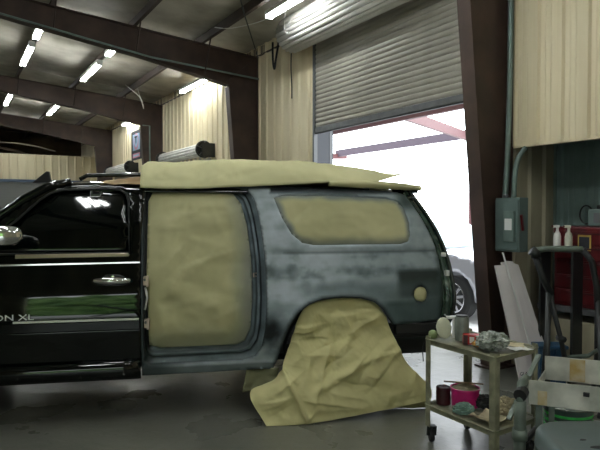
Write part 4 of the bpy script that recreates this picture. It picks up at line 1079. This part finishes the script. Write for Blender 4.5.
# top shelf things
p = on(.14,.12); RXa = Matrix.Rotation(math.radians(78),4,'X')
o = MB().lathe([(.005,0),(.045,.0),(.060,.008),(.062,.018),(.050,.028),(.030,.032),(.005,.032)], (p.x+.02,p.y+.02,.769+.078), 28, Matrix.Rotation(math.radians(20),4,'Z') @ RXa, sy=1.25).build('foam_pad', M['pad'], base=tuple(p), smooth=True)
tag(o, 'round cream polishing pad leaning upright on the cart corner', 'polishing pad')
p = on(.03,.10); o = MB().lathe([(.005,0),(.028,0),(.034,.02),(.030,.045),(.012,.056),(.005,.056)], tuple(p), 18).build('plastic_jar', M['greenlid'], base=tuple(p), smooth=True); tag(o, 'small sage green plastic jar on the far left cart corner', 'jar')
p = on(.30,.38); t = thing('paint_tin', 'tall grey tin with dark lid on the cart top', 'tin', tuple(p))
MB().lathe([(.005,0),(.05,0),(.05,.16),(.046,.165),(.046,.17),(.005,.17)], tuple(p), 28).build('body', M['tin'], t, smooth=True, auto=40)
MB().lathe([(.005,.168),(.042,.168),(.044,.178),(.036,.180),(.005,.176)], tuple(p), 24).build('lid', M['black'], t, smooth=True, auto=40)
p = on(.17,.40); t = thing('pale_glare_shape', 'thin white shape with a sideways bar, for bright floor and a pale thing beside the grey tin', 'pale shape', tuple(p))  # white shape drawn for bright floor behind plus a pale object
MB().lathe([(.005,0),(.016,0),(.016,.12),(.010,.135),(.005,.135)], tuple(p), 16).build('body', M['white'], t, smooth=True, auto=40)
MB().bar(p+Vector((-.06,.0,.148)), p+Vector((.055,-.01,.152)), .022, .022).build('pale_bar', M['white'], t, bevel=.005)
p = on(.50,.30); t = thing('sandpaper_box', 'small red box with white front mark on the cart top', 'box', tuple(p))
Mr = Matrix.Translation(p) @ Matrix.Rotation(math.radians(-12),4,'Z')
MB().box(-.06,.06,-.035,.035,.001,.068, Mr).build('carton', mat('red carton', (196,30,26), .5, c2=(150,20,22), scale=10), t, bevel=.004)
MB().box(-.018,.014,-.037,-.035,.012,.056, Mr).build('front_mark', M['white'], t)
MB().box(-.06,-.03,-.0365,-.035,.001,.066, Mr).build('dark_end', M['maroon'], t)
def blob(name, c, r, mt, label, cat, seed, amp=.35, sq=.6, n=26, fac=6, group=None):
    c = Vector(c); rs = r if isinstance(r, tuple) else (r, r, r*sq)
    def f(u, v):
        a = 2*PI*u; b = PI*(v-.5); d = Vector((math.cos(a)*math.cos(b), math.sin(a)*math.cos(b), math.sin(b)))
        k = 1+amp*crumple(d, 2.4, seed)+amp*.4*crumple(d, fac, seed+3)
        return c+Vector((d.x*rs[0]*k, d.y*rs[1]*k, max(-rs[2]*.85, d.z*rs[2]*k)+rs[2]*.86))
    o = MB().grid(f, n*2, n).build(name, M[mt], base=tuple(c), smooth=False); return tag(o, label, cat, group)
blob('crumpled_rag', on(.66,.30), (.07,.06,.024), 'orange', 'small orange-brown rag between the red box and grey wrap', 'rag', 2)
blob('crumpled_wrap', on(.80,.28,.771), (.105,.095,.062), 'plastic_wrap', 'crumpled grey plastic wrap heaped on the cart near corner', 'wrap', 5, .45, fac=4)
def flat_sheet(name, c, w, d, rot, mt, label, cat, h=.015, seed=1, group=None):
    def f(u, v): 
        x, y = (u-.5)*w, (v-.5)*d; z = h*(.9+crumple((x*6,y*6,0),1.3,seed)) ; 
        return Matrix.Translation(c) @ Matrix.Rotation(rot,4,'Z') @ Vector((x+.1*w*noise.noise(Vector((v*3,seed,0))), y+.1*d*noise.noise(Vector((u*3,seed,5))), max(.001,z)))
    o = MB().grid(f, 18, 14).build(name, M[mt], base=tuple(c), solid=.001, recalc=False); return tag(o, label, cat, group)
flat_sheet('newspaper', on(.97,.62), .16, .10, .4, 'white', 'torn white newspaper scrap on the cart right of the grey wrap', 'paper', .010, 3)
flat_sheet('newspaper', on(.86,.75), .12, .10, 1.2, 'cream', 'cream newspaper scrap lying at the back of the cart top', 'paper', .012, 7)
tag(MB().tube([A_+Vector((-.02,-.01,.74)), A_+Vector((-.035,-.01,.69)), A_+Vector((-.03,-.012,.63)), A_+Vector((-.028,-.012,.60))], .004, 6).build('hanging_strap', M['black'], base=tuple(A_+Vector((0,0,.7)))), 'short black strap dangling from the left cart leg', 'strap')
# lower shelf things
z2 = .289
p = on(.33,.42,z2); t = thing('plastic_tub', 'magenta plastic tub filled with tan filler on the lower shelf', 'tub', tuple(p))
MB().lathe([(.005,0),(.088,0),(.094,.005),(.100,.125),(.106,.128),(.106,.138),(.098,.138),(.094,.12),(.005,.12)], tuple(p), 32).build('body', M['magenta'], t, smooth=True, auto=35)
m = MB().lathe([(.004,.142),(.05,.146),(.085,.138),(.096,.128),(.09,.118)], tuple(p), 24)
for v in m.v: v += Vector((0,0,.014*crumple(v,16,3)))
m.build('contents', M['tan'], t)
tag(MB().tube([p+Vector((-.13,.10,.150)), p+Vector((.14,.02,.152))], .006, 6).build('stirring_stick', M['board_edge'], base=tuple(p+Vector((0,0,.15)))), 'thin brown stick lying across the magenta tub', 'stick')
p = on(.12,.22,z2); t = thing('small_tin', 'small maroon tin on the lower shelf left of the magenta tub', 'tin', tuple(p))
MB().lathe([(.005,0),(.052,0),(.052,.12),(.048,.124),(.048,.118),(.005,.118)], tuple(p), 24).build('body', M['maroon'], t, smooth=True, auto=35)
MB().tube([p+Vector((.054*math.cos(a),-.01,.09+.05*math.sin(a))) for a in [PI*k/10 for k in range(11)]], .003, 6).build('bail_handle', M['galv'], t)
p = on(.52,.62,z2); blob('dark_rag', p, (.10,.06,.05), 'blackmetal', 'dark rag bunched behind the magenta tub', 'rag', 9)
p = on(.50,.12,z2); blob('teal_cloth', p, (.075,.035,.045), 'teal', 'pale teal cloth slumped in front of the magenta tub', 'cloth', 4, .3)
p = on(.78,.28,z2); flat_sheet('newsprint', p, .22, .20, .5, 'cream', 'flat cream newsprint covering the near end of the lower shelf', 'paper', .03, 5)
p = on(.80,.66,z2); blob('newsprint_wad', p, (.10,.07,.065), 'cream', 'crumpled cream newsprint wad on the lower shelf', 'paper', 6, .5)

# ------------------------------------------------------------------ tray stand, pail, stool in the near right corner
d1 = Vector((.92,-.39,0)); d2 = Vector((.55,.835,0))
F0 = Vector((1.31,3.30,0)); K0 = Vector((1.60,3.77,0))
st = thing('tray_stand', 'scuffed off-white sheet metal tray on a grey pipe stand', 'tray', tuple((F0+K0)/2+d1*.35))
def slab(m, p, q, z0, z1, th=.006, z0b=None, z1b=None):
    n_ = (q-p).normalized().cross(Vector((0,0,1)))*th; z0b = z0 if z0b is None else z0b; z1b = z1 if z1b is None else z1b
    return m.add([p+Vector((0,0,z0)),q+Vector((0,0,z0b)),q+Vector((0,0,z1b)),p+Vector((0,0,z1)),p+n_+Vector((0,0,z0)),q+n_+Vector((0,0,z0b)),q+n_+Vector((0,0,z1b)),p+n_+Vector((0,0,z1))],
                 [(0,1,2,3),(7,6,5,4),(0,4,5,1),(1,5,6,2),(2,6,7,3),(3,7,4,0)])
slab(MB(), F0, F0+d1*.8, .595, .735).build('front_panel', M['tray'], st, bevel=.003)
slab(MB(), K0, K0+d1*.8, .60, .755).build('back_panel', M['tray'], st, bevel=.003)
slab(MB(), F0, K0, .585, .65, .006, .60, .66).build('end_panel', M['tray'], st)
slab(MB(), F0+d1*.05-d2*.010, F0+d1*.10-d2*.010, .60, .68, .002).build('rust_stain', M['rust'], st)
slab(MB(), K0+d1*.15-d2*.010, K0+d1*.24-d2*.010, .61, .75, .002).build('rust_stain', M['rust'], st)
MB().bar(F0+d1*.30-d2*.01+Vector((0,0,.69)), F0+d1*.30-d2*.03+Vector((0,0,.69)), .03,.02).build('knob', M['black'], st)
for p in (F0+d1*.05+d2*.03, F0+d1*.78+d2*.03, K0+d1*.05-d2*.03, K0+d1*.72-d2*.03):
    MB().bar(p+Vector((0,0,0)), p+Vector((0,0,.588)), .035, .035, up=tuple(d1)).build('leg', M['pipe'], st)
q = F0-d1*.06
MB().tube([(1.25,3.27,.0),(1.25,3.27,.50),(1.25,3.27,.62)], .034, 12).build('pipe_post', M['pipe'], st, smooth=True)
MB().tube([(1.25,3.27,.60),(1.262,3.29,.66),(1.28,3.33,.70),(1.33,3.38,.72)], .026, 12).build('pipe_elbow', M['pipe'], st, smooth=True)
MB().tube([(1.245,3.26,.655),(1.28,3.31,.665)], .036, 12).build('clamp', M['black'], st)
MB().tube([(1.25,3.27,.40),(1.25,3.27,.46)], .042, 14).build('clamp', M['pipe'], st, smooth=True)
MB().tube([(1.25,3.27,.36),(1.34,3.34,.40),(1.40,3.38,.43)], .018, 8).build('brace', M['black'], st)
MB().bar((1.24,3.42,.46),(1.50,3.62,.80),.03,.012).build('diagonal_bar', M['pipe'], st)
MB().tube([(1.25,3.27,.06),(1.36,3.36,.03),(1.33,3.33,.0)], .02, 8).build('foot_bar', M['black'], st)
c = (1.83,3.93,0); b = thing('paint_pail', 'dark pail with bright green bands on the floor under the tray', 'pail', c)
MB().lathe([(.01,0),(.138,0),(.152,.34),(.160,.345),(.160,.375),(.15,.38),(.145,.36),(.01,.36)], c, 36).build('body', M['bucket'], b, smooth=True, auto=35)
MB().lathe([(.01,.372),(.155,.372),(.165,.385),(.150,.395),(.01,.388)], c, 36).build('lid', M['tin'], b, smooth=True, auto=35)
for z in (.335,.290,.245,.15): MB().lathe([(.1495+z*.02-.004,z-.009),(.1545+z*.02-.004,z-.009),(.1545+z*.02-.004,z+.009),(.1495+z*.02-.004,z+.009)], c, 36).build('green_band', M['lime'], b, smooth=True, auto=35)
text3d('76', .07, (1.80,3.778,.225), WLD, M['lime'], 'print', b, ext=.002, align='CENTER')
MB().tube([(c[0]+.163*math.cos(a), c[1]-.02, .33-.10*math.sin(a)) for a in [PI*k/12 for k in range(13)]], .004, 6).build('bail_handle', M['galv'], b)

# moulded stool: rounded square, dished top with slots, four splayed legs
sx0, sy0, sz = 1.63, 2.98, .49; so = thing('moulded_stool', 'grey moulded plastic stool with slotted dished seat in the near corner', 'stool', (sx0,sy0,0))
def sq(a, r, e=3.2): c_, s_ = math.cos(a), math.sin(a); k = (abs(c_)**e+abs(s_)**e)**(-1/e); return (r*k*c_, r*k*s_)
m = MB(); prf = [(.02,-.022),(.14,-.020),(.22,-.014),(.285,.0),(.315,.008),(.335,.0),(.345,-.02),(.350,-.075),(.340,-.075),(.333,-.03),(.30,-.012)]
nn = 56
for r_, dz in prf:
    for k in range(nn):
        a = 2*PI*k/nn; x, y = sq(a, r_, 2+1.4*r_/.35); m.v.append(Vector((sx0+x, sy0+y, sz+dz)))
for k in range(len(prf)-1):
    for j in range(nn): m.f.append((k*nn+j, k*nn+(j+1)%nn, (k+1)*nn+(j+1)%nn, (k+1)*nn+j))
m.f.append(tuple(range(nn))); m.build('seat', M['stool'], so, smooth=True, auto=60)
for (x, y, w, h) in ((-.055,.01,.065,.020),(-.12,.11,.03,.012)):
    MB().lathe([(.002,0),(.5,0),(.5,.0015),(.002,.0015)], (sx0+x, sy0+y, sz-.0205), 20, sx=w*2, sy=h*2).build('slot', M['black'], so)
for a in (-1,1):
    for b2 in (-1,1):
        m = MB().bar((sx0+a*.24, sy0+b2*.24, sz-.03), (sx0+a*.30, sy0+b2*.30, 0), .07, .05, up=(a,b2,0)); m.build('leg', M['stool'], so, bevel=.012)
